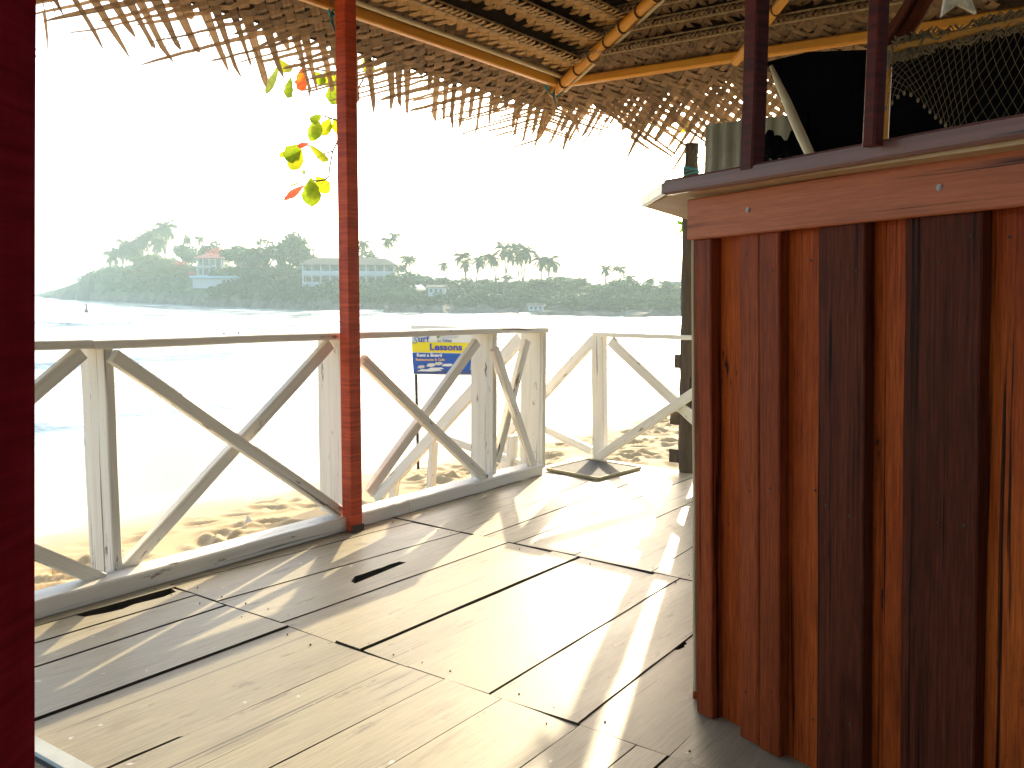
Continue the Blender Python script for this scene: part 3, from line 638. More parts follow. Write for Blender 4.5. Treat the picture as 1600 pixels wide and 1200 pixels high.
q = [ond(1276, 262, 2.92), ond(1350, 420, 2.75)]; q[1].z = 0.95; mb.tube([q[0] - Vector((0, 0, .0)), q[1]], .014, 12)
thing_mesh('pole', mb, M['pale_pole'], 'cream coloured pole leaning against the black cloth behind the bar', 'pole')
e_ = empty('bar_frame_post', ond(1376, 223, 2.75)); tag(e_, 'orange brown upright behind the bar beside the fishing net', 'post')
a, b_ = ond(1381, 88, 2.75), ond(1374, 230, 2.75); b_ = b_ + (b_ - a).normalized() * .9; m_ = MB(); m_.bar(b_, a + Vector((0, 0, .02)), .044, .03, FW); m_.build('shaft', M['bamboo'], e_)
m_ = MB(); m_.bar(ond(1376, 96, 2.68), ond(1450, -22, 2.5), .062, .05, FW, .006, 6, .003); thing_mesh('timber', m_, M['c_dark'], 'rough brown timber slanting up from the orange upright behind the bar', 'beam')
# net over a rail
NT = empty('fishing_net', ond(1500, 50, 2.55)); tag(NT, 'old fishing net bundled on a rail and draped over the dark bar opening', 'fishing net')
nd = 2.55; a, b_ = ond(1396, 76, nd), ond(1640, 22, nd)
mb = MB(); rr_ = random.Random(6)
for k in range(120):
    t0 = rr_.uniform(-.05, .9); t1 = t0 + rr_.uniform(.06, .2); o_ = Vector((0, 0, rr_.uniform(-.028, .026))) + FW * rr_.uniform(-.012, .015); pts = [a.lerp(b_, t0 + (t1 - t0) * s_) + o_ + Vector((0, 0, .012 * math.sin(s_ * 9 + k))) for s_ in (0, .25, .5, .75, 1)]
    mb.tube(pts, rr_.uniform(.0012, .0042), 4, False)
o = mb.build('net_bundle', M['net'], NT); o['kind'] = 'stuff'
mb = MB(); m_ = MB(); m_.bar(a - (b_ - a) * .05, b_, .02, .02, FW); m_.build('rail', M['bamboo'], NT)
def net_pt(u, v):                                 # u along the rail, v down the net, photo shape of the drape
    tx, ty = 1392 + 260 * u, 82 - 56 * u
    bu = [0, .10, .16, .25, .38, .5, .6, 1.0]; by = [168, 148, 142, 160, 185, 200, 214, 222]; bx = [1384, 1405, 1418, 1440, 1465, 1485, 1505, 1680]
    ex, ey = np.interp(u, bu, bx), np.interp(u, bu, by)
    s_ = v; x = tx + (ex - tx) * s_ - 12 * math.sin(s_ * 3.14) * (1 - u); y = ty + (ey - ty) * s_
    return ond(x, y, nd - .02 - .04 * math.sin(3 * s_ + 4 * u))
nu, nv = 22, 12; hole = (1557, 90)
def strand(pts):
    mb.tube(pts, .00075, 3, False)
for fam in (1, -1):
    for i in range(-nv, nu + nv):
        run = []
        for k in range(nv + 1):
            u = (i + fam * k * .5) / nu
            if 0 <= u <= 1.02: run.append(net_pt(min(u, 1), k / nv))
        if len(run) > 1: strand(run)
o = mb.build('net_mesh', M['net'], NT); o['kind'] = 'stuff'
mb = MB()
for i in range(nu):
    q = net_pt(i / nu, 1.0); mb.tube([q + Vector((0, 0, .004)), q, q - Vector((0, 0, .005)), q - Vector((0, 0, .009))], [.0015, .004, .004, .001], 6)
for k in range(9): q = net_pt(0, k / 9); mb.tube([q + Vector((0, 0, .02)), q + RT * rr_.uniform(-.006, .006), q - Vector((0, 0, .03))], .005, 5)
o = mb.build('net_weight', M['net'], NT); o['kind'] = 'stuff'
# straw star
mb = MB(); cx, cy, R1, R2 = 1496, -14, 46, 20; fr, bk = [], []
for k in range(10):
    a_ = R(90 + 5 + 36 * k); r_s = (R1 if k % 2 == 0 else R2); fr.append(ond(cx + r_s * math.cos(a_), cy - r_s * math.sin(a_), 2.25)); bk.append(fr[-1] + FW * .012)
cfr = ond(cx, cy, 2.243); mb.add(fr + bk + [cfr, cfr + FW * .028], [(k, (k + 1) % 10, 20) for k in range(10)] + [((k + 1) % 10 + 10, k + 10, 21) for k in range(10)] + [((k + 1) % 10, k, k + 10, (k + 1) % 10 + 10) for k in range(10)])
mb.tube([ond(1496, -58, 2.25), ond(1496, -110, 2.25)], .001, 4)
thing_mesh('star_ornament', mb, M['straw'], 'pale straw star hanging under the roof above the fishing net', 'star ornament')
# corrugated sheet and odds beyond the bar
SP = empty('sheet_panel', (4.55, 1.7, 0)); tag(SP, 'grey green corrugated sheet standing behind the log post', 'sheet panel')
mb = MB(); ys_ = np.linspace(2.095, 1.0, 60); vs = []
for y in ys_: x = 4.55 + .014 * math.sin((y - 1) * 6.283 / .076); vs += [(x, y, .004), (x, y, 1.96), (x + .004, y, .004), (x + .004, y, 1.96)]
mb.add(vs, [f for k in range(59) for f in ((4 * k, 4 * k + 1, 4 * k + 5, 4 * k + 4), (4 * k + 2, 4 * k + 6, 4 * k + 7, 4 * k + 3))], smooth=True); mb.build('sheet', M['tin'], SP)
m_ = MB(); m_.box((4.58, 1.0, 1.2), (4.62, 2.06, 1.28)); m_.build('batten', M['under'], SP)
LP = empty('log_post', (4.90, 2.315, -.4)); tag(LP, 'rough grey brown log post with teal rope at the end of the far railing', 'post')
mb = MB(); pts = [(4.89, 2.30, -.45), (4.89, 2.305, 0), (4.90, 2.32, .5), (4.90, 2.325, .9), (4.895, 2.33, 1.3), (4.895, 2.335, 1.7), (4.89, 2.33, 1.93)]
fine = []
for p, q in zip(pts, pts[1:]): fine += [Vector(p).lerp(Vector(q), k / 6) for k in range(6)]
mb.tube(fine + [Vector(pts[-1])], [.058 - .02 * k / 36 + rnd.uniform(-.003, .003) for k in range(37)], 14, True, .07); mb.build('trunk', M['bark'], LP)
mb = MB()
for k in range(7): z = 1.72 + .011 * k; mb.tube([(4.895 + .044 * math.cos(a), 2.333 + .044 * math.sin(a), z + .012 * math.sin(a + k)) for a in np.linspace(0, 6.28, 14)], .005, 5, False)
for k in range(5): mb.tube([(4.86, 2.36, 1.76), (4.84 + .01 * k, 2.38 - .03 * k, 1.85), (4.87, 2.34 - .05 * k, 1.95 + .03 * k)], .0016, 4)
mb.build('rope', M['teal'], LP)
for z, w in ((.05, .05), (.28, .05), (.62, .03)): m_ = MB(); m_.box((4.86, 2.350, z), (4.90, 2.365 + w, z + .08)); m_.build('stub', M['bark'], LP)
mb = MB()
for k in range(5): mb.tube([ond(1196 + 14 * k, 245, 3.6), ond(1200 + 14 * k, 226 - 4 * (k % 2), 3.6), ond(1204 + 12 * k, 204 + 8 * (k % 3), 3.6)], [.03, .034, .012], 8)
for k in range(5): mb.tube([ond(1196 + 14 * k, 245, 3.6), ond(1240, 400, 3.6)], .012, 6)
thing_mesh('bottle_rack', mb, M['black'], 'dark bottles standing behind the bar below the woven eave', 'bottles')

BW = empty('light_block_wall', (1.2, -1.6, 0)); tag(BW, 'dark plank wall added out of view to block sky light from the bar', 'wall')  # unseen wall added to darken the batten sides and bar interior
for k in range(24): m_ = MB(); m_.bar((-2.4 + k * .3, -1.6, -.3), (-2.4 + k * .3, -1.6, 2.2), .295, .025, (0, 1, 0)); m_.build('plank', M['under'], BW)
# ------------------------------------------------------------------ mats, sign, scrap
MT = empty('doormat', (4.55, 2.76, 0)); tag(MT, 'dark rubber doormat with a tan rim at the opening in the railing', 'doormat')
cs = [onz(*q, .012) for q in ((855, 733), (920, 718), (1000, 731), (935, 748))]
mb = MB(); ce = sum(cs, Vector()) / 4; mb.prism([(p.x, p.y) for p in [ce + (q - ce) * .94 for q in cs]][::-1], .004, .016); mb.build('mat_pad', M['rubber'], MT)
for k in range(4): m_ = MB(); a, b_ = cs[k], cs[(k + 1) % 4]; m_.bar((a.x, a.y, .011), (b_.x, b_.y, .011), .018, .018, (0, 0, 1), .005); m_.build('rim', M['matedge'], MT)
MT2 = empty('doormat', (.7, 1.9, 0)); tag(MT2, 'black studded doormat with a silver edge in the near left corner', 'doormat')
a, b_ = onz(50, 1166, .01), onz(122, 1206, .01); d = (b_ - a).normalized(); d.z = 0; pn = Vector((d.y, -d.x, 0));
if pn.dot(Vector((-1, -1, 0))) < 0: pn = -pn
a = a - d * .25; b_ = a + d * .62
mb = MB(); q = [a + pn * .02, b_ + pn * .02, b_ + pn * .4, a + pn * .4]
mb.prism([(p.x, p.y) for p in q], .004, .014) if (q[1] - q[0]).cross(q[2] - q[1]).z > 0 else mb.prism([(p.x, p.y) for p in q[::-1]], .004, .014); mb.build('mat_pad', M['rubber'], MT2)
m_ = MB(); m_.bar((a.x, a.y, .011), (b_.x, b_.y, .011), .045, .02, (0, 0, 1), .006); m_.build('rim', M['silver'], MT2)
m_ = MB(); m_.bar(Vector((b_.x, b_.y, .011)), Vector((b_.x, b_.y, .011)) + pn * .4, .045, .02, (0, 0, 1), .006); m_.build('rim', M['silver'], MT2)
mb = MB()
for i in range(44):
    for k in range(10): q = a + d * (.03 + i * .0125 + (k % 2) * .006) + pn * (.052 + k * .016); mb.tube([(q.x, q.y, .0135), (q.x, q.y, .0165)], .0028, 5)
o = mb.build('stud', M['silver'], MT2); o['kind'] = 'stuff'

SD = 8.0
SG = empty('sign', ond(655, 715, SD)); tag(SG, 'blue and yellow surf lessons sign on thin legs in the sand', 'sign')
sl, sr_ = ond(643, 523, SD), ond(746, 523, SD); sw = 103 / 1400 * SD
def flat(name, pts, dep, col, rough=.5, th=.004):
    "flat print on the sign; pts in photo pixels of the board's own plane"
    mb = MB(); P = [ond(x, y, SD - dep) for x, y in pts]; k = len(P); Q = [p + FW * th for p in P]
    mb.add(P + Q, [tuple(range(k)), tuple(range(2 * k - 1, k - 1, -1))] + [((i + 1) % k, i, k + i, k + (i + 1) % k) for i in range(k)])
    o = mb.build(name, plain('sign_' + name + '_%d' % len(bpy.data.materials), col, rough, .04, 5, 0), SG); return o
flat('panel', [(642, 508), (748, 511), (747, 587), (646, 585)], 0, (.75, .76, .70), th=.018)
flat('print_band', [(643, 534), (747, 536), (747, 552), (643.8, 550)], .003, (.80, .68, .012))
flat('print_band', [(643.8, 551), (747, 553), (746, 585), (646.3, 584)], .003, (.006, .09, .42))
flat('print_band', [(650, 578), (746, 580), (746, 585), (647, 584)], .0065, (.03, .07, .22))
fonts = None
def text(s, px, py, hpx, col, shear=0, bold=0, sx=1.0):
    cu = bpy.data.curves.new('t', 'FONT'); cu.body = s; cu.size = hpx / 1400 * SD / .73; cu.extrude = .0008; cu.offset = bold; cu.shear = shear; cu.resolution_u = 3
    t = bpy.data.objects.new('t', cu); C.objects.link(t); bpy.context.view_layer.update()
    me = bpy.data.meshes.new_from_object(t.evaluated_get(bpy.context.evaluated_depsgraph_get())); bpy.data.objects.remove(t)
    q = ond(px, py, SD - .008); mt = Matrix((( RT.x * sx, 0, -FW.x, q.x), (RT.y * sx, 0, -FW.y, q.y), (0, 1, 0, q.z), (0, 0, 0, 1))); me.transform(mt)
    me.materials.clear(); o = link('lettering', me, plain('ink_%d' % len(bpy.data.materials), col, .5, .03, 5, 0), SG); return o
text('S', 644.5, 537, 12, (.05, .22, .50), .2, -.001, 1.0); text('urf', 653, 534, 10.5, (.03, .10, .42), 0, .0015, 1.05); text('SOLO SURF', 688, 528.5, 4, (.45, .48, .50), 0, 0, 1.0)
text('La Tabata', 683, 534, 4.2, (.04, .12, .40), .4, .0006, 1.0); text('Lessons', 671, 547, 10.5, (.05, .06, .42), 0, .0025, 1.12)
text('Rent a Board', 651, 557, 5, (.82, .84, .82), 0, .0014, 1.08); text('Restaurante & Cafe', 649.5, 563.5, 4, (.72, .45, .22), 0, .0011, 1.05)
flat('print_palm', [(683, 529), (682, 525.5), (685, 524), (688, 526), (686, 527.5), (684.5, 529)], .006, (.12, .32, .06), th=.002)
for x, y, w_, h_, c_ in ((651, 580, 40, 3, (.75, .77, .74)), (652, 575, 12, 4, (.62, .60, .52)), (666, 572.5, 14, 4.5, (.70, .69, .62)), (678, 570, 14, 4, (.6, .62, .5)), (690, 572, 18, 3.5, (.72, .72, .68)), (668, 577, 26, 2.5, (.8, .8, .78))):
    flat('print_board', [(x, y), (x + w_ * .2, y - h_), (x + w_ * .85, y - h_ * 1.1), (x + w_, y - h_ * .3), (x + w_ * .6, y + h_ * .2)], .009, c_, th=.002)
flat('print_figure', [(734, 578), (736, 567), (735, 557), (739, 553), (742, 558), (741, 567), (744, 578), (742, 578.5), (739, 569), (736.5, 579)], .006, (.35, .28, .24), th=.002)
for px in (648, 741): m_ = MB(); a = ond(px + (6 if px < 700 else 3), 722, SD); b_ = ond(px, 512, SD) + FW * .02; m_.bar(a - Vector((0, 0, .2)), b_, .024, .02, FW); m_.build('leg', M['under'], SG)
mb = MB(); q = onz(388, 817, -.42); mb.add([q + Vector((-.03, 0, .0)), q + Vector((.02, -.02, .01)), q + Vector((.035, .02, .0)), q + Vector((0, .01, .05)), q + Vector((.01, .02, .01))], [(0, 1, 3), (1, 2, 3), (0, 3, 4), (3, 2, 4), (0, 4, 2, 1)])
thing_mesh('paper_scrap', mb, plain('white_paper', (.75, .75, .75), .6, .05), 'crumpled white paper scrap lying on the dry sand', 'litter')

# ------------------------------------------------------------------ almond branch and other near leaves
def leaf_mat(name, c1, c2, edge_):
    m, n, b = mat_new(name); g = uvnoise(n, 14, 14, 4, .6, 'obj'); col = ramp(n, g, [(.38, c1), (.50, c2), (.60, c1), (.68, edge_)])
    n.links.new(col, b.inputs['Base Color']); b.inputs['Roughness'].default_value = .4; t = N(n, 'BsdfTranslucent'); n.links.new(col, t.inputs[0])
    mx = N(n, 'MixShader'); mx.inputs[0].default_value = .6; n.links.new(b.outputs[0], mx.inputs[1]); n.links.new(t.outputs[0], mx.inputs[2]); n.links.new(mx.outputs[0], n.nodes['Material Output'].inputs[0]); return m
LG = leaf_mat('almond_leaf_green', (.16, .26, .01), (.28, .34, .012), (.40, .36, .02)); LY = leaf_mat('almond_leaf_yellow', (.42, .42, .01), (.34, .38, .012), (.5, .22, .01))
LO = leaf_mat('almond_leaf_orange', (.55, .09, .008), (.5, .05, .01), (.6, .18, .01)); LR = leaf_mat('almond_leaf_red', (.5, .06, .035), (.45, .09, .04), (.5, .14, .04)); LD = leaf_mat('almond_leaf_dull', (.14, .19, .03), (.20, .25, .04), (.3, .3, .06))
def obovate(mb, a, b_, w, seed):
    "blade from stalk a to tip b_, widest beyond the middle, cupped and wavy"
    r_ = random.Random(seed); a, b_ = Vector(a), Vector(b_); d = b_ - a; L = d.length; d.normalize(); view = (a - EYE).normalized(); x = d.cross(view).normalized(); nn = x.cross(d)
    tilt = r_.uniform(-.5, .5); x = (x * math.cos(tilt) + nn * math.sin(tilt)); vs, fs = [], []
    for k in range(10):
        t = k / 9; hw = w / 2 * (math.sin(math.pi * min(1, t ** 1.25 * 1.0)) ** .62 if 0 < t < 1 else .04) * (1 + r_.uniform(-.2, .14)); cu = nn * (.10 * L * math.sin(t * 2.6)); c_ = a + d * (L * t) + cu
        for s_ in (-1, -.5, 0, .5, 1): vs.append(c_ + x * hw * s_ + nn * (abs(s_) * hw * .35 + r_.uniform(-.002, .002)))
    for k in range(9):
        for s_ in range(4): fs.append((k * 5 + s_, k * 5 + s_ + 1, k * 5 + s_ + 6, k * 5 + s_ + 5))
    mb.add(vs, fs, smooth=True)
BD = 5.0
AB = empty('almond_branch', ond(560, 150, BD)); tag(AB, 'beach almond branch with green yellow and orange leaves hanging below the eave', 'branch')
leaves = [((437, 92), (447, 112), 20, LY), ((437, 100), (416, 146), 12, LD), ((455, 120), (449, 152), 14, LG), ((472, 106), (471, 142), 19, LO), ((488, 112), (508, 132), 18, LG), ((528, 112), (505, 134), 22, LY), ((530, 125), (518, 163), 24, LG),
          ((502, 179), (486, 191), 13, LG), ((500, 190), (484, 221), 20, LG), ((516, 184), (504, 212), 18, LY), ((522, 184), (534, 214), 17, LY), ((533, 190), (538, 216), 12, LY),
          ((470, 226), (447, 250), 24, LG), ((472, 234), (455, 265), 20, LY), ((448, 236), (437, 246), 9, LY), ((484, 226), (510, 252), 14, LY), ((483, 224), (465, 229), 7, LR),
          ((486, 277), (487, 323), 24, LG), ((494, 276), (513, 302), 22, LY), ((476, 289), (443, 313), 10, LR), ((471, 284), (450, 292), 3, LD), ((476, 266), (473, 273), 7, LD), ((550, 95), (545, 120), 22, LG), ((568, 90), (580, 115), 20, LY)]
for i, (a, b_, w, mt) in enumerate(leaves):
    m_ = MB(); dd = BD + rnd.uniform(-.12, .12); obovate(m_, ond(*a, dd), ond(*b_, dd + rnd.uniform(-.06, .06)), w / 1400 * BD * 1.12, i); m_.build('leaf', mt, AB)
mb = MB()
for pts in ([(600, 60), (575, 110), (548, 160), (535, 205), (520, 236), (503, 241), (484, 228), (472, 226)], [(520, 236), (515, 262), (514, 275), (508, 281), (494, 283), (480, 278)], [(548, 160), (534, 190), (520, 186), (506, 181), (498, 186)], [(575, 110), (540, 118), (520, 112), (475, 106), (440, 92)], [(575, 110), (605, 150)], [(600, 60), (680, -60)]):
    mb.tube([ond(x, y, BD) for x, y in pts], [.0042] * (len(pts) - 1) + [.002], 6)
mb.build('twig', M['bark'], AB)
A2 = empty('almond_branch', ond(1066, 190, 6.2)); tag(A2, 'small yellow leaf cluster behind the fringe near the log post', 'branch')
for k, (a, b_, w) in enumerate([((1070, 188), (1064, 208), 16), ((1066, 192), (1078, 206), 10), ((1066, 185), (1058, 192), 8)]): m_ = MB(); obovate(m_, ond(*a, 6.2), ond(*b_, 6.2), w / 1400 * 6.2, 60 + k); m_.build('leaf', LY, A2)
m_ = MB(); m_.tube([ond(1070, 188, 6.2), ond(1074, 160, 6.2), ond(1100, 60, 6.2)], .005, 5); m_.build('twig', M['bark'], A2)
PL = empty('spiky_plant', ond(1085, 372, 5.6)); tag(PL, 'bright green spiky leaves sticking out behind the log post under the bar top', 'plant')
lg2 = leaf_mat('spiky_leaf', (.10, .26, .015), (.16, .34, .02), (.22, .36, .03))
for k in range(11):
    a = ond(1080, 350 + rnd.uniform(-4, 14), 5.6); b_ = ond(1080 - rnd.uniform(18, 38), 338 + k * 4.0, 5.6); m_ = MB(); ribbon(m_, [a, a.lerp(b_, .5) + Vector((0, 0, .012)), b_], [.014, .011, .001], Vector((0, 0, 1))); m_.build('leaf', lg2, PL)
m_ = MB(); m_.tube([ond(1082, 352, 5.6), ond(1090, 480, 5.6), ond(1092, 690, 5.6)], .012, 6); m_.build('stem', M['bark'], PL)

# ------------------------------------------------------------------ far trees
def fol(name, c1, c2):
    m, n, b = mat_new(name); g = uvnoise(n, .8, .8, 4, .7, 'obj'); col = ramp(n, g, [(.35, c1), (.65, c2)])
    rv = N(n, 'MapRange'); rv.inputs['To Min'].default_value = .7; rv.inputs['To Max'].default_value = 1.25; n.links.new(objrand(n), rv.inputs[0]); col = mixc(n, 1, col, rv.outputs[0], 'MULTIPLY')
    n.links.new(col, b.inputs['Base Color']); b.inputs['Roughness'].default_value = .6; t = N(n, 'BsdfTranslucent'); n.links.new(col, t.inputs[0]); mx = N(n, 'MixShader'); mx.inputs[0].default_value = .3
    n.links.new(b.outputs[0], mx.inputs[1]); n.links.new(t.outputs[0], mx.inputs[2]); n.links.new(mx.outputs[0], n.nodes['Material Output'].inputs[0]); return m
FG = fol('tree_foliage', (.022, .062, .016), (.055, .115, .028)); FY = fol('bright_foliage', (.08, .12, .02), (.15, .17, .03)); FP = fol('palm_foliage', (.025, .06, .018), (.065, .11, .03)); FR = fol('red_blossom', (.35, .03, .02), (.5, .08, .05))
TK = plain('tree_trunk', (.16, .13, .10), .9, .3, 3)
def cloud(P, Q, size, nr):
    "leaf quads at points P with normals roughly Q"
    n_ = len(P); t = nr.normal(size=(n_, 3)); d = Q + .8 * nr.normal(size=(n_, 3)); d /= np.linalg.norm(d, axis=1)[:, None]; u = np.cross(d, t); u /= np.linalg.norm(u, axis=1)[:, None]; w = np.cross(d, u)
    s_ = (size * nr.uniform(.6, 1.3, n_))[:, None]; v = np.stack([P - u * s_, P - w * s_ * .55, P + u * s_, P + w * s_ * .55], 1).reshape(-1, 3)
    return v, np.arange(n_ * 4).reshape(-1, 4)
def crown_mesh(seed, lumps, nleaf, size, flatness=.75):
    nr = np.random.RandomState(seed); Ps, Qs = [], []
    for k in range(lumps):
        a = nr.uniform(0, 6.28); rr = math.sqrt(nr.uniform(0, 1)) * .72; c = np.array([rr * math.cos(a), rr * math.sin(a), nr.uniform(.15, .95) * (1 - .55 * rr) * 2 * flatness * .75 + .1]); r0 = nr.uniform(.22, .40)
        m_ = nleaf // lumps; d = nr.normal(size=(m_, 3)); d /= np.linalg.norm(d, axis=1)[:, None]; Ps.append(c + d * r0 * nr.uniform(.55, 1.05, m_)[:, None] * np.array([1, 1, .8])); Qs.append(d)
    v, f = cloud(np.concatenate(Ps), np.concatenate(Qs), size, nr); me = bpy.data.meshes.new('crown'); me.from_pydata(v.tolist(), [], f.tolist()); me.update(); return me
crowns = [crown_mesh(100 + k, 12 + 2 * k, 2200, .085, .7 + .1 * (k % 3)) for k in range(5)]
def trunk_mesh(h):
    m_ = MB(); m_.tube([(0, 0, -.5), (.02, 0, h * .5), (0, .03, h)], [.09, .065, .05], 7)
    for a in (0, 2.1, 4.2): m_.tube([(0, .02, h * .7), (.28 * math.cos(a), .28 * math.sin(a), h + .25), (.45 * math.cos(a), .45 * math.sin(a), h + .55)], [.045, .03, .012], 5)
    return m_.mesh('trunk')
trunk_b = trunk_mesh(.45); trunk_b.materials.append(TK)
for me in crowns: me.materials.append(FG)
crowns_y = []
for me in crowns[:2]: c = me.copy(); c.materials.clear(); c.materials.append(FY); crowns_y.append(c)
def tree(px, top, wpx, back, label, group=None, yellow=False, name='broad_tree', base=None):
    d = Dsh(px) + back; g = head_pt(px, back); r_w = wpx * 1.3 / 2 / 1400 * d; zt = HC + (hor(px) - top) * d / 1400
    h = max(zt - g.z, r_w * .7); e_ = empty(name, (g.x, g.y, g.z - .2), rnd.uniform(0, 6.28), (r_w, r_w, h / 1.85)); tag(e_, label, 'tree', group)
    link('crown', rnd.choice(crowns_y if yellow else crowns), None, e_, True).location = (0, 0, .38); link('trunk', trunk_b, None, e_, True)
    return e_
ORD = ['leftmost', 'second from the left', 'third from the left', 'fourth from the left', 'fifth from the left', 'sixth from the left', 'seventh from the left', 'eighth from the left', 'ninth from the left', 'tenth from the left', 'third from the right', 'second from the right', 'rightmost']
def ordl(lst, fmt): n_ = len(lst); return [fmt % (ORD[k] if k < n_ - 1 else 'rightmost') for k in range(n_)]
T_ = [(292, 364, 34, 24, 'dark slim crowned tree between the headland palms and the red roofed villa'), (335, 370, 44, 30, 'round tree standing directly behind the red roofed villa'), (378, 371, 58, 22, 'broad tree right of the red roofed villa'),
      (418, 367, 62, 24, 'broad tree in the middle of the tree clump left of the hotel'), (455, 361, 64, 26, 'tallest broad tree just left of the long hotel'), (475, 380, 40, 30, 'smaller tree at the left end of the hotel roof'),
      (566, 383, 80, 42, 'dome shaped tree rising behind the hotel roof'), (632, 412, 50, 20, 'tree at the right end of the long hotel'), (668, 422, 46, 20, 'round tree above the small grey house'), (690, 428, 40, 26, 'tree right behind the small grey house')]
for t_ in T_: tree(*t_)
YT = [(222, 400, 50, 14), (247, 388, 66, 12), (278, 396, 54, 10)]
for (px, top, w_, bk), lb in zip(YT, ('smaller yellow green tree, leftmost below the palms on the point', 'large yellow green tree in the middle below the palms on the point', 'yellow green tree beside the red blossoms left of the villa')): tree(px, top, w_, bk, lb, 'yellow green trees on the point', True)
FT = [(725, 432, 50, 24), (757, 430, 46, 26), (790, 430, 50, 24), (825, 436, 46, 22), (868, 427, 70, 22), (905, 434, 56, 20), (935, 438, 50, 20), (975, 437, 56, 24), (1010, 440, 56, 20), (1045, 441, 60, 18), (1080, 440, 60, 18), (1130, 440, 70, 18), (1190, 440, 70, 18)]
for (px, top, w_, bk), lb in zip(FT, ordl(FT, 'broad tree, %s in the tree line above the far beach')):
    tree(px, top - 3, w_ * 1.15, bk, lb, 'broad trees above the far beach', px > 860 and rnd.random() < .55)
nr = np.random.RandomState(55); VV, FF, nn_ = [], [], 0
def bush_mass(px, top, w_, bk, c):
    global nn_
    me = crowns[c]; v = np.zeros(len(me.vertices) * 3); me.vertices.foreach_get('co', v); v = v.reshape(-1, 3); d = Dsh(px) + bk; g = head_pt(px, bk); zt = HC + (hor(px) - top) * d / 1400; rw = w_ / 2 / 1400 * d; h = max(zt - g.z, rw)
    a = nr.uniform(0, 6.28); x = v[:, 0] * math.cos(a) - v[:, 1] * math.sin(a); y = v[:, 0] * math.sin(a) + v[:, 1] * math.cos(a)
    VV.append(np.stack([x * rw + g.x, y * rw + g.y, v[:, 2] * h / 1.45 + g.z - .3], 1)); FF.append(np.arange(len(v)).reshape(-1, 4) + nn_); nn_ += len(v)
for k in range(46): bush_mass(640 + k * 13 + nr.uniform(-5, 5), 452 + nr.uniform(-10, 14), nr.uniform(36, 60), nr.uniform(5, 14), k % 5)
for k in range(40): bush_mass(330 + k * 8 + nr.uniform(-5, 5), 446 + nr.uniform(-4, 18) if k > 11 else 463 + nr.uniform(0, 8), nr.uniform(30, 50), nr.uniform(5, 13), k % 5)
for k in range(16): bush_mass(352 + k * 10 + nr.uniform(-4, 4), nr.uniform(398, 422), nr.uniform(34, 54), nr.uniform(15, 22), k % 5)
for k in range(44): bush_mass(690 + k * 9.5 + nr.uniform(-4, 4), nr.uniform(434, 452), nr.uniform(34, 58), nr.uniform(15, 22), k % 5)
me = bpy.data.meshes.new('undergrowth'); me.from_pydata(np.concatenate(VV).tolist(), [], np.concatenate(FF).tolist()); o = link('undergrowth', me, FG); tag(o, 'mass of low trees and bushes along the far shore', 'undergrowth', kind='stuff')
# scrub carpet on the slopes of the point
nr = np.random.RandomState(77); P = []
for k in range(900):
    px = nr.uniform(128, 640); bk = nr.uniform((15 if 288 < px < 416 else 6) if px > 170 else 12, 34); q = head_pt(px, bk); s_ = nr.uniform(.7, 1.9); c = np.array([q.x, q.y, q.z + s_ * .25]); d = nr.normal(size=(34, 3)); d /= np.linalg.norm(d, axis=1)[:, None]; P.append((c + d * s_ * np.array([1, 1, .7]), d))
v, f = cloud(np.concatenate([p for p, _ in P]), np.concatenate([d for _, d in P]), .38, nr); me = bpy.data.meshes.new('scrub'); me.from_pydata(v.tolist(), [], f.tolist()); o = link('scrub', me, FG); tag(o, 'low green scrub covering the slopes of the headland', 'scrub', kind='stuff')
def palm_mesh(seed):
    r_ = random.Random(seed); m_ = MB()
    for k in range(24):
        a = k * 2.4 + r_.uniform(-.2, .2); el = r_.uniform(-.5, 1.15) if k > 4 else r_.uniform(.9, 1.4); L = r_.uniform(.8, 1.05); h = Vector((math.cos(a), math.sin(a), 0)); pts = []
        p = Vector(); e_ = el
        for s_ in range(7): pts.append(p.copy()); p = p + (h * math.cos(e_) + Vector((0, 0, math.sin(e_)))) * L / 6; e_ -= .30
        sd_ = h.cross(Vector((0, 0, 1)))
        for s_ in range(6):
            for sg in (-1, 1):
                for hh in (0, .5):
                    q = pts[s_].lerp(pts[s_ + 1], hh); dd = (pts[s_ + 1] - pts[s_]).normalized(); ll = .26 * math.sin(math.pi * (s_ + hh + 1.1) / 7.4) + .04; t = q + (sd_ * sg * .8 + dd * .6 + Vector((0, 0, -.45 - r_.uniform(0, .3)))) * ll; w = dd * .05
                    m_.add([q - w, q + w, t], [(0, 1, 2)])
        m_.tube(pts, .012, 3, False, smooth=False)
    for k in range(5): a = k * 1.26; m_.tube([Vector((.06 * math.cos(a), .06 * math.sin(a), -.02)), Vector((.08 * math.cos(a), .08 * math.sin(a), -.09)), Vector((.07 * math.cos(a), .07 * math.sin(a), -.14))], [.02, .045, .02], 5)
    return m_.mesh('palm_crown')
palms = [palm_mesh(200 + k) for k in range(4)]
for me in palms: me.materials.append(FP)
def palm(px, cy, size, back, label, group=None, lean=0):
    d = Dsh(px) + back; g = head_pt(px, back); c = ond(px, cy, d); g = Vector((c.x + lean, c.y, g.z - .3)); Rr = size * (1.5 if px < 280 else 1.25) / 2 / 1400 * d
    e_ = empty('coconut_palm', g); tag(e_, label, 'palm tree', group); m_ = MB(); k = c - g
    m_.tube([g, g + Vector((k.x * .25, k.y * .25, k.z * .4)), g + Vector((k.x * .7, k.y * .7, k.z * .8)), c], [.18, .14, .12, .10], 6); m_.build('trunk', TK, e_)
    cr = link('crown', rnd.choice(palms), None, e_, True); cr.location = k; cr.scale = (Rr, Rr, Rr * 1.05); cr.rotation_euler = (rnd.uniform(-.15, .15), rnd.uniform(-.15, .15), rnd.uniform(0, 6))
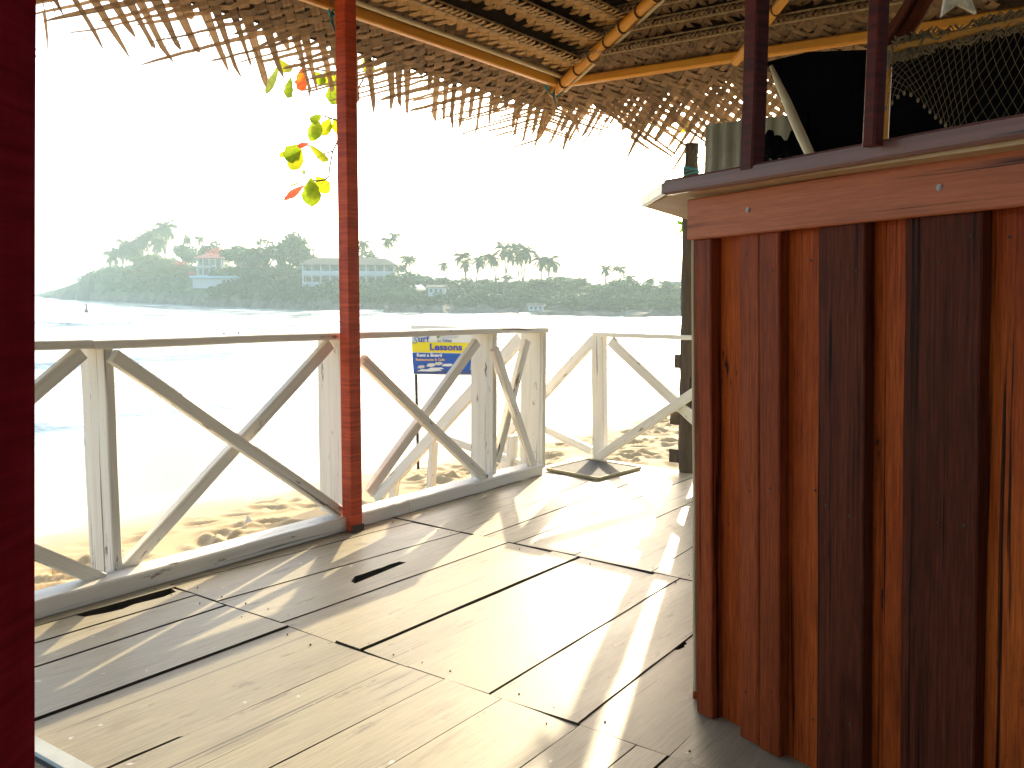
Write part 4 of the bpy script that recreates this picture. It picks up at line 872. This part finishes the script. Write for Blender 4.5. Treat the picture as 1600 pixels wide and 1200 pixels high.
PLM = [(258, 356, 34, 22, 'tallest coconut palm on the headland point'), (178, 402, 28, 22, 'leftmost low coconut palm on the headland point'), (568, 382, 24, 30, 'coconut palm showing just right of the slim red post'), (606, 378, 26, 30, 'tall thin coconut palm above the right part of the hotel'),
       (616, 370, 22, 32, 'tall bent coconut palm right of the slim red post'), (638, 408, 30, 22, 'coconut palm at the right end of the hotel'), (312, 374, 20, 32, 'small palm top behind the round tree at the villa'), (693, 414, 20, 26, 'single small coconut palm above the surf sign'), (860, 410, 40, 18, 'wide crowned coconut palm at the right of the palm cluster')]
for t_ in PLM: palm(*t_, lean=rnd.uniform(-1.5, 1.5))
HP = sorted([(196, 384, 30, 20), (212, 388, 30, 22), (207, 394, 28, 24), (230, 374, 30, 24), (240, 366, 30, 22), (222, 380, 28, 22), (248, 380, 30, 20), (188, 396, 26, 22)])
for (px, cy, s_, bk), lb in zip(HP, ordl(HP, 'coconut palm, %s in the cluster on the headland point')): palm(px, cy, s_, bk, lb, 'palms on the headland point', rnd.uniform(-2, 2))
HP = sorted([(722, 402, 32, 16), (749, 408, 32, 14), (769, 404, 32, 16), (788, 390, 36, 20), (797, 398, 34, 16), (806, 388, 32, 22), (823, 394, 38, 20), (846, 408, 34, 18), (727, 412, 26, 20), (812, 402, 30, 18)])
for (px, cy, s_, bk), lb in zip(HP, ordl(HP, 'coconut palm, %s in the cluster above the far beach')): palm(px, cy, s_, bk, lb, 'palms above the far beach', rnd.uniform(-2, 2))
HP = sorted([(946, 420, 24), (968, 422, 26), (984, 436, 24), (1014, 440, 22), (908, 440, 22)])
for (px, cy, s_), lb in zip(HP, ordl(HP, 'small coconut palm, %s of those left of the log post')): palm(px, cy, s_, 20, lb, 'small palms near the log post', rnd.uniform(-1, 1))
# red flowering bushes
for px, py, w_ in ((337, 394, 34), (282, 412, 22), (300, 428, 18)):
    d = Dsh(px) + 9; c = ond(px, py, d); nr = np.random.RandomState(int(px)); q = nr.normal(size=(160, 3)); q /= np.linalg.norm(q, axis=1)[:, None]
    v, f = cloud(np.array(c) + q * np.array([1, 1, .4]) * w_ / 2 / 1400 * d * nr.uniform(.5, 1, 160)[:, None], q, .22, nr); me = bpy.data.meshes.new('bush'); me.from_pydata(v.tolist(), [], f.tolist())
    o = link('flowering_bush', me, FR)
    tag(o, {337: 'red flowering bush over the roof of the white villa', 282: 'small red flowering bush left of the villa', 300: 'red flowering bush low at the villa corner'}[px], 'bush')

# ------------------------------------------------------------------ far buildings
WH = plain('white_wall', (.40, .42, .44), .7, .06, 2, 0); RFM = plain('brown_roof', (.05, .045, .04), .85, .3, 3); RRM = plain('red_roof', (.38, .10, .07), .8, .2, 3); GLZ = plain('dark_window', (.05, .06, .07), .2, .2, 2, 0); TAN = plain('tan_wall', (.26, .25, .21), .8, .12, 2, 0); BLU = plain('pale_blue_roof', (.30, .42, .50), .6, .08, 2, 0)
def bbox(parent, name, mat, x0, x1, y0, y1, z0, z1): m_ = MB(); m_.box((x0, y0, z0), (x1, y1, z1), .01); return m_.build(name, mat, parent, True)
def bld(name, px, py, back, label):
    d = Dsh(px) + back; e_ = empty(name, ond(px, py, d), HEAD - R(90)); tag(e_, label, 'building'); return e_, d / 1400
H_, k = bld('hotel', 545, 447, 20, 'long two storey hotel with brown roof and white balcony posts'); w = 140 * k / 2; h = 34 * k
bbox(H_, 'wall', TAN, -w, w, .9, 7, -2, h * .95)
for z in (0.0, h * .50): bbox(H_, 'balcony_slab', WH, -w - .2, w + .2, -.7, .88, z - .18, z)
for i in range(11):
    x = -w + 2 * w * i / 10
    bbox(H_, 'balcony_post', WH, x - .12, x + .12, -.68, -.45, .0, h * .5 - .18); bbox(H_, 'balcony_post', WH, x - .12, x + .12, -.68, -.45, h * .5, h * .95)
    if i < 10:
        for z in (0, h * .5): wn_ = bbox(H_, 'window', GLZ, x + .3, x + 2 * w / 10 - .3, .84, .9, z + .55, z + h * .36); bbox(H_, 'balustrade', WH, x + .14, x + 2 * w / 10 - .14, -.64, -.58, z + .05, z + .75)
m_ = MB(); z0 = h * .95 + .02; m_.add([(-w - .8, -1.2, z0), (w + .8, -1.2, z0), (w + .8, 8, z0), (-w - .8, 8, z0), (-w + 1, 3.4, z0 + 12 * k), (w - 2, 3.4, z0 + 12 * k)], [(0, 1, 5, 4), (1, 2, 5), (2, 3, 4, 5), (3, 0, 4), (3, 2, 1, 0)]); m_.build('roof', RFM, H_, True)
V_, k = bld('villa', 328, 430, 18, 'two storey white villa with a red roof above the low white block'); w = 40 * k / 2; h = 26 * k
bbox(V_, 'wall', TAN, -w, w, .6, 6, -1, h); bbox(V_, 'balcony_slab', WH, -w, w, -.5, .58, h * .46, h * .54); bbox(V_, 'balcony_slab', WH, -w, w, -.5, .58, -.2, 0)
for i in range(5): x = -w + .15 + (2 * w - .3) * i / 4; bbox(V_, 'balcony_post', WH, x - .1, x + .1, -.45, -.25, h * .54, h); bbox(V_, 'balcony_post', WH, x - .1, x + .1, -.45, -.25, 0, h * .46)
for i in range(4): x = -w + .3 + (2 * w - .6) * i / 4; bbox(V_, 'window', GLZ, x + .15, x + w / 2 - .2, .54, .6, h * .62, h * .92); bbox(V_, 'window', GLZ, x + .05, x + w / 2 - .1, .54, .6, .1, h * .38)
m_ = MB(); m_.add([(-w - .6, -.9, h + .02), (w + .6, -.9, h + .02), (w + .6, 7, h + .02), (-w - .6, 7, h + .02), (-w + 1.5, 3, h + 9 * k), (w - 1.5, 3, h + 9 * k)], [(0, 1, 5, 4), (1, 2, 5), (2, 3, 4, 5), (3, 0, 4), (3, 2, 1, 0)]); m_.build('roof', RRM, V_, True)
L_, k = bld('white_block', 352, 450, 8, 'long low white building with a flat pale blue roof edge above the rocks'); w = 108 * k / 2; h = 15 * k
bbox(L_, 'wall', WH, -w + .3, w - .3, .5, 6, -.1, h); bbox(L_, 'roof', BLU, -w, w, -.6, 6.4, h + .02, h + 3.6 * k)
for i in range(8): x = -.1 * w + 1.05 * w * i / 8; bbox(L_, 'window', GLZ, x, x + .6, .44, .5, h * .25, h * .78)
bbox(L_, 'support', WH, w * .80, w * .84, .6, .8, -3, -.12)
for nm, px, py, bk, ww, hh, lab in (('small_house', 682, 460, 10, 26, 11, 'small grey roofed house among the trees left of the far beach'), ('beach_hut', 838, 485, 3, 24, 7, 'small white hut on the far beach under the palms'), ('white_house', 1050, 452, 26, 32, 12, 'pale house above the trees beside the log post')):
    e_, k = bld(nm, px, py, bk, lab); w = ww * k / 2; h = hh * k; bbox(e_, 'wall', WH, -w, w, 0, 3, -.8, h)
    m_ = MB(); m_.add([(-w - .3, -.4, h + .02), (w + .3, -.4, h + .02), (w + .3, 3.4, h + .02), (-w - .3, 3.4, h + .02), (-w - .3, 1.5, h + 4 * k), (w + .3, 1.5, h + 4 * k)], [(0, 1, 5, 4), (1, 2, 5), (2, 3, 4, 5), (3, 0, 4), (3, 2, 1, 0)]); m_.build('roof', RFM if nm != 'white_house' else WH, e_, True)
    for i in range(3): x = -w * .8 + i * w * .58; bbox(e_, 'window', GLZ, x, x + w * .3, -.05, .0, h * .3, h * .75)

# ------------------------------------------------------------------ rocks, boats, buoy, swimmers
ROCK = plain('wet_rock', (.07, .06, .055), .7, .4, .6, .6)
def rock(px, py, w_, h_, label, seed):
    nr = np.random.RandomState(seed); d = Dsh(max(px, 60)) - 1; bm = bmesh.new(); bmesh.ops.create_icosphere(bm, subdivisions=2, radius=1)
    for v in bm.verts: v.co *= 1 + nr.uniform(-.22, .2)
    me = bpy.data.meshes.new('rock'); bm.to_mesh(me); bm.free(); o = link('rock', me, ROCK); p = ond(px, py, d); k = d / 1400; o.location = (p.x, p.y, SEA); o.scale = (w_ * k / 2, w_ * k / 2, h_ * k); tag(o, label, 'rock', None)
rock(60, 462, 12, 3.5, 'outermost small rock in the water off the headland tip', 1); rock(76, 463, 18, 6, 'dark rock at the very tip of the headland', 2); rock(136, 440, 24, 44, 'big rounded boulder on the left slope of the headland', 3); rock(112, 458, 40, 16, 'low rock shelf below the rounded boulder', 4)
def boat(px, py, lpx, label, mast=False):
    d = Dsh(px) - 3; k = d / 1400; L = lpx * k / 2; e_ = empty('fishing_boat', ond(px, py, d), HEAD - R(90) + .15); e_.location.z = SEA + .05; tag(e_, label, 'boat'); m_ = MB(); vs, fs = [], []
    for i in range(9):
        t = -1 + i / 4; b_ = .5 * (1 - abs(t) ** 2.5) + .03; sh = .35 * abs(t) ** 2; vs += [(t * L, -b_, .62 + sh), (t * L, -b_ * .6, .1), (t * L, b_ * .6, .1), (t * L, b_, .62 + sh), (t * L, 0, .42 + sh)]
    for i in range(8):
        for j in range(5): fs.append((i * 5 + j, i * 5 + (j + 1) % 5, i * 5 + 5 + (j + 1) % 5, i * 5 + 5 + j))
    m_.add(vs, fs); m_.build('hull', plain('boat_hull_%d' % px, (.18, .17, .16), .6), e_, True)
    m_ = MB(); m_.tube([(-L * .7, -1.9, .2), (L * .7, -1.9, .2)], .09, 6); m_.tube([(-L * .3, 0, .6), (-L * .3, -1.9, .25)], .05, 5); m_.tube([(L * .3, 0, .6), (L * .3, -1.9, .25)], .05, 5); m_.build('outrigger', TK, e_, True)
    if mast: m_ = MB(); m_.tube([(-L * .9, 0, 1.0), (L * .5, 0, .55)], .05, 5); m_.build('mast', TK, e_, True)
boat(752, 490, 40, 'larger outrigger boat moored in front of the far beach', True); boat(802, 492, 16, 'small outrigger boat right of the larger one'); boat(840, 493.5, 10, 'tiny boat farthest right in front of the far beach')
def sea_at(px, py): return onz(px, py, SEA)
q = sea_at(135, 488); BY = empty('buoy', q); tag(BY, 'dark upright marker buoy standing in the sea at the left', 'buoy'); k = (q - EYE).dot(FW) / 1400
m_ = MB(); m_.tube([q + Vector((0, 0, z * k)) for z in (-2, 0, 3, 5, 6)], [2.6 * k, 3 * k, 2.8 * k, 1.6 * k, 1.1 * k], 10); m_.build('float', plain('buoy_red', (.10, .05, .05), .6), BY)
m_ = MB(); m_.tube([q + Vector((0, 0, z * k)) for z in (6, 10, 11, 13)], [.9 * k, .9 * k, 1.3 * k, .8 * k], 8); m_.build('top_mark', M['under'], BY)
SK = plain('wet_skin', (.16, .09, .06), .5); HR = plain('wet_dark_hair', (.015, .012, .01), .4)
for px, py, lab in ((350, 523, 'person swimming, left of a pair beyond the railing'), (373, 522, 'person swimming, right of a pair beyond the railing'), (531, 503, 'person swimming just left of the slim red post'), (745, 521, 'person swimming above the railing corner')):
    q = sea_at(px, py); e_ = empty('person', q); tag(e_, lab, 'person'); m_ = MB()
    m_.tube([q + Vector((0, 0, z)) for z in (-.55, -.3, -.18, -.13, -.08, -.03, .04, .10, .14)], [.16, .19, .15, .06, .06, .085, .095, .07, .02], 12)
    for sg in (-1, 1): m_.tube([q + RT * sg * .14 - Vector((0, 0, .2)), q + RT * sg * .3 - Vector((0, 0, .25)), q + RT * sg * .45 - FW * .1 - Vector((0, 0, .32))], [.06, .05, .04], 8)
    m_.build('body', SK, e_); m_ = MB(); m_.tube([q + FW * .015 + Vector((0, 0, z)) for z in (-.01, .05, .11, .16)], [.09, .102, .08, .02], 10); m_.build('hair', HR, e_)

# ------------------------------------------------------------------ haze
m = bpy.data.materials.new('sea_haze'); m.use_nodes = True; n = m.node_tree; n.nodes.clear(); out = n.nodes.new('ShaderNodeOutputMaterial'); vol = n.nodes.new('ShaderNodeVolumePrincipled')
vol.inputs['Color'].default_value = (.72, .925, .94, 1); vol.inputs['Density'].default_value = .00105; vol.inputs['Anisotropy'].default_value = .3
n.links.new(vol.outputs[0], out.inputs['Volume'])
mb = MB(); lo, hi = (-3600, -2000, -8), (3600, 4100, 32)
vs = [(x, y, z) for x in (lo[0], hi[0]) for y in (lo[1], hi[1]) for z in (lo[2], hi[2])]
mb.add(vs, [(0, 1, 3, 2), (4, 6, 7, 5), (0, 4, 5, 1), (2, 3, 7, 6), (0, 2, 6, 4), (1, 5, 7, 3)]); o = mb.build('haze', m); tag(o, 'pale sea haze over the bay', 'haze', kind='stuff')
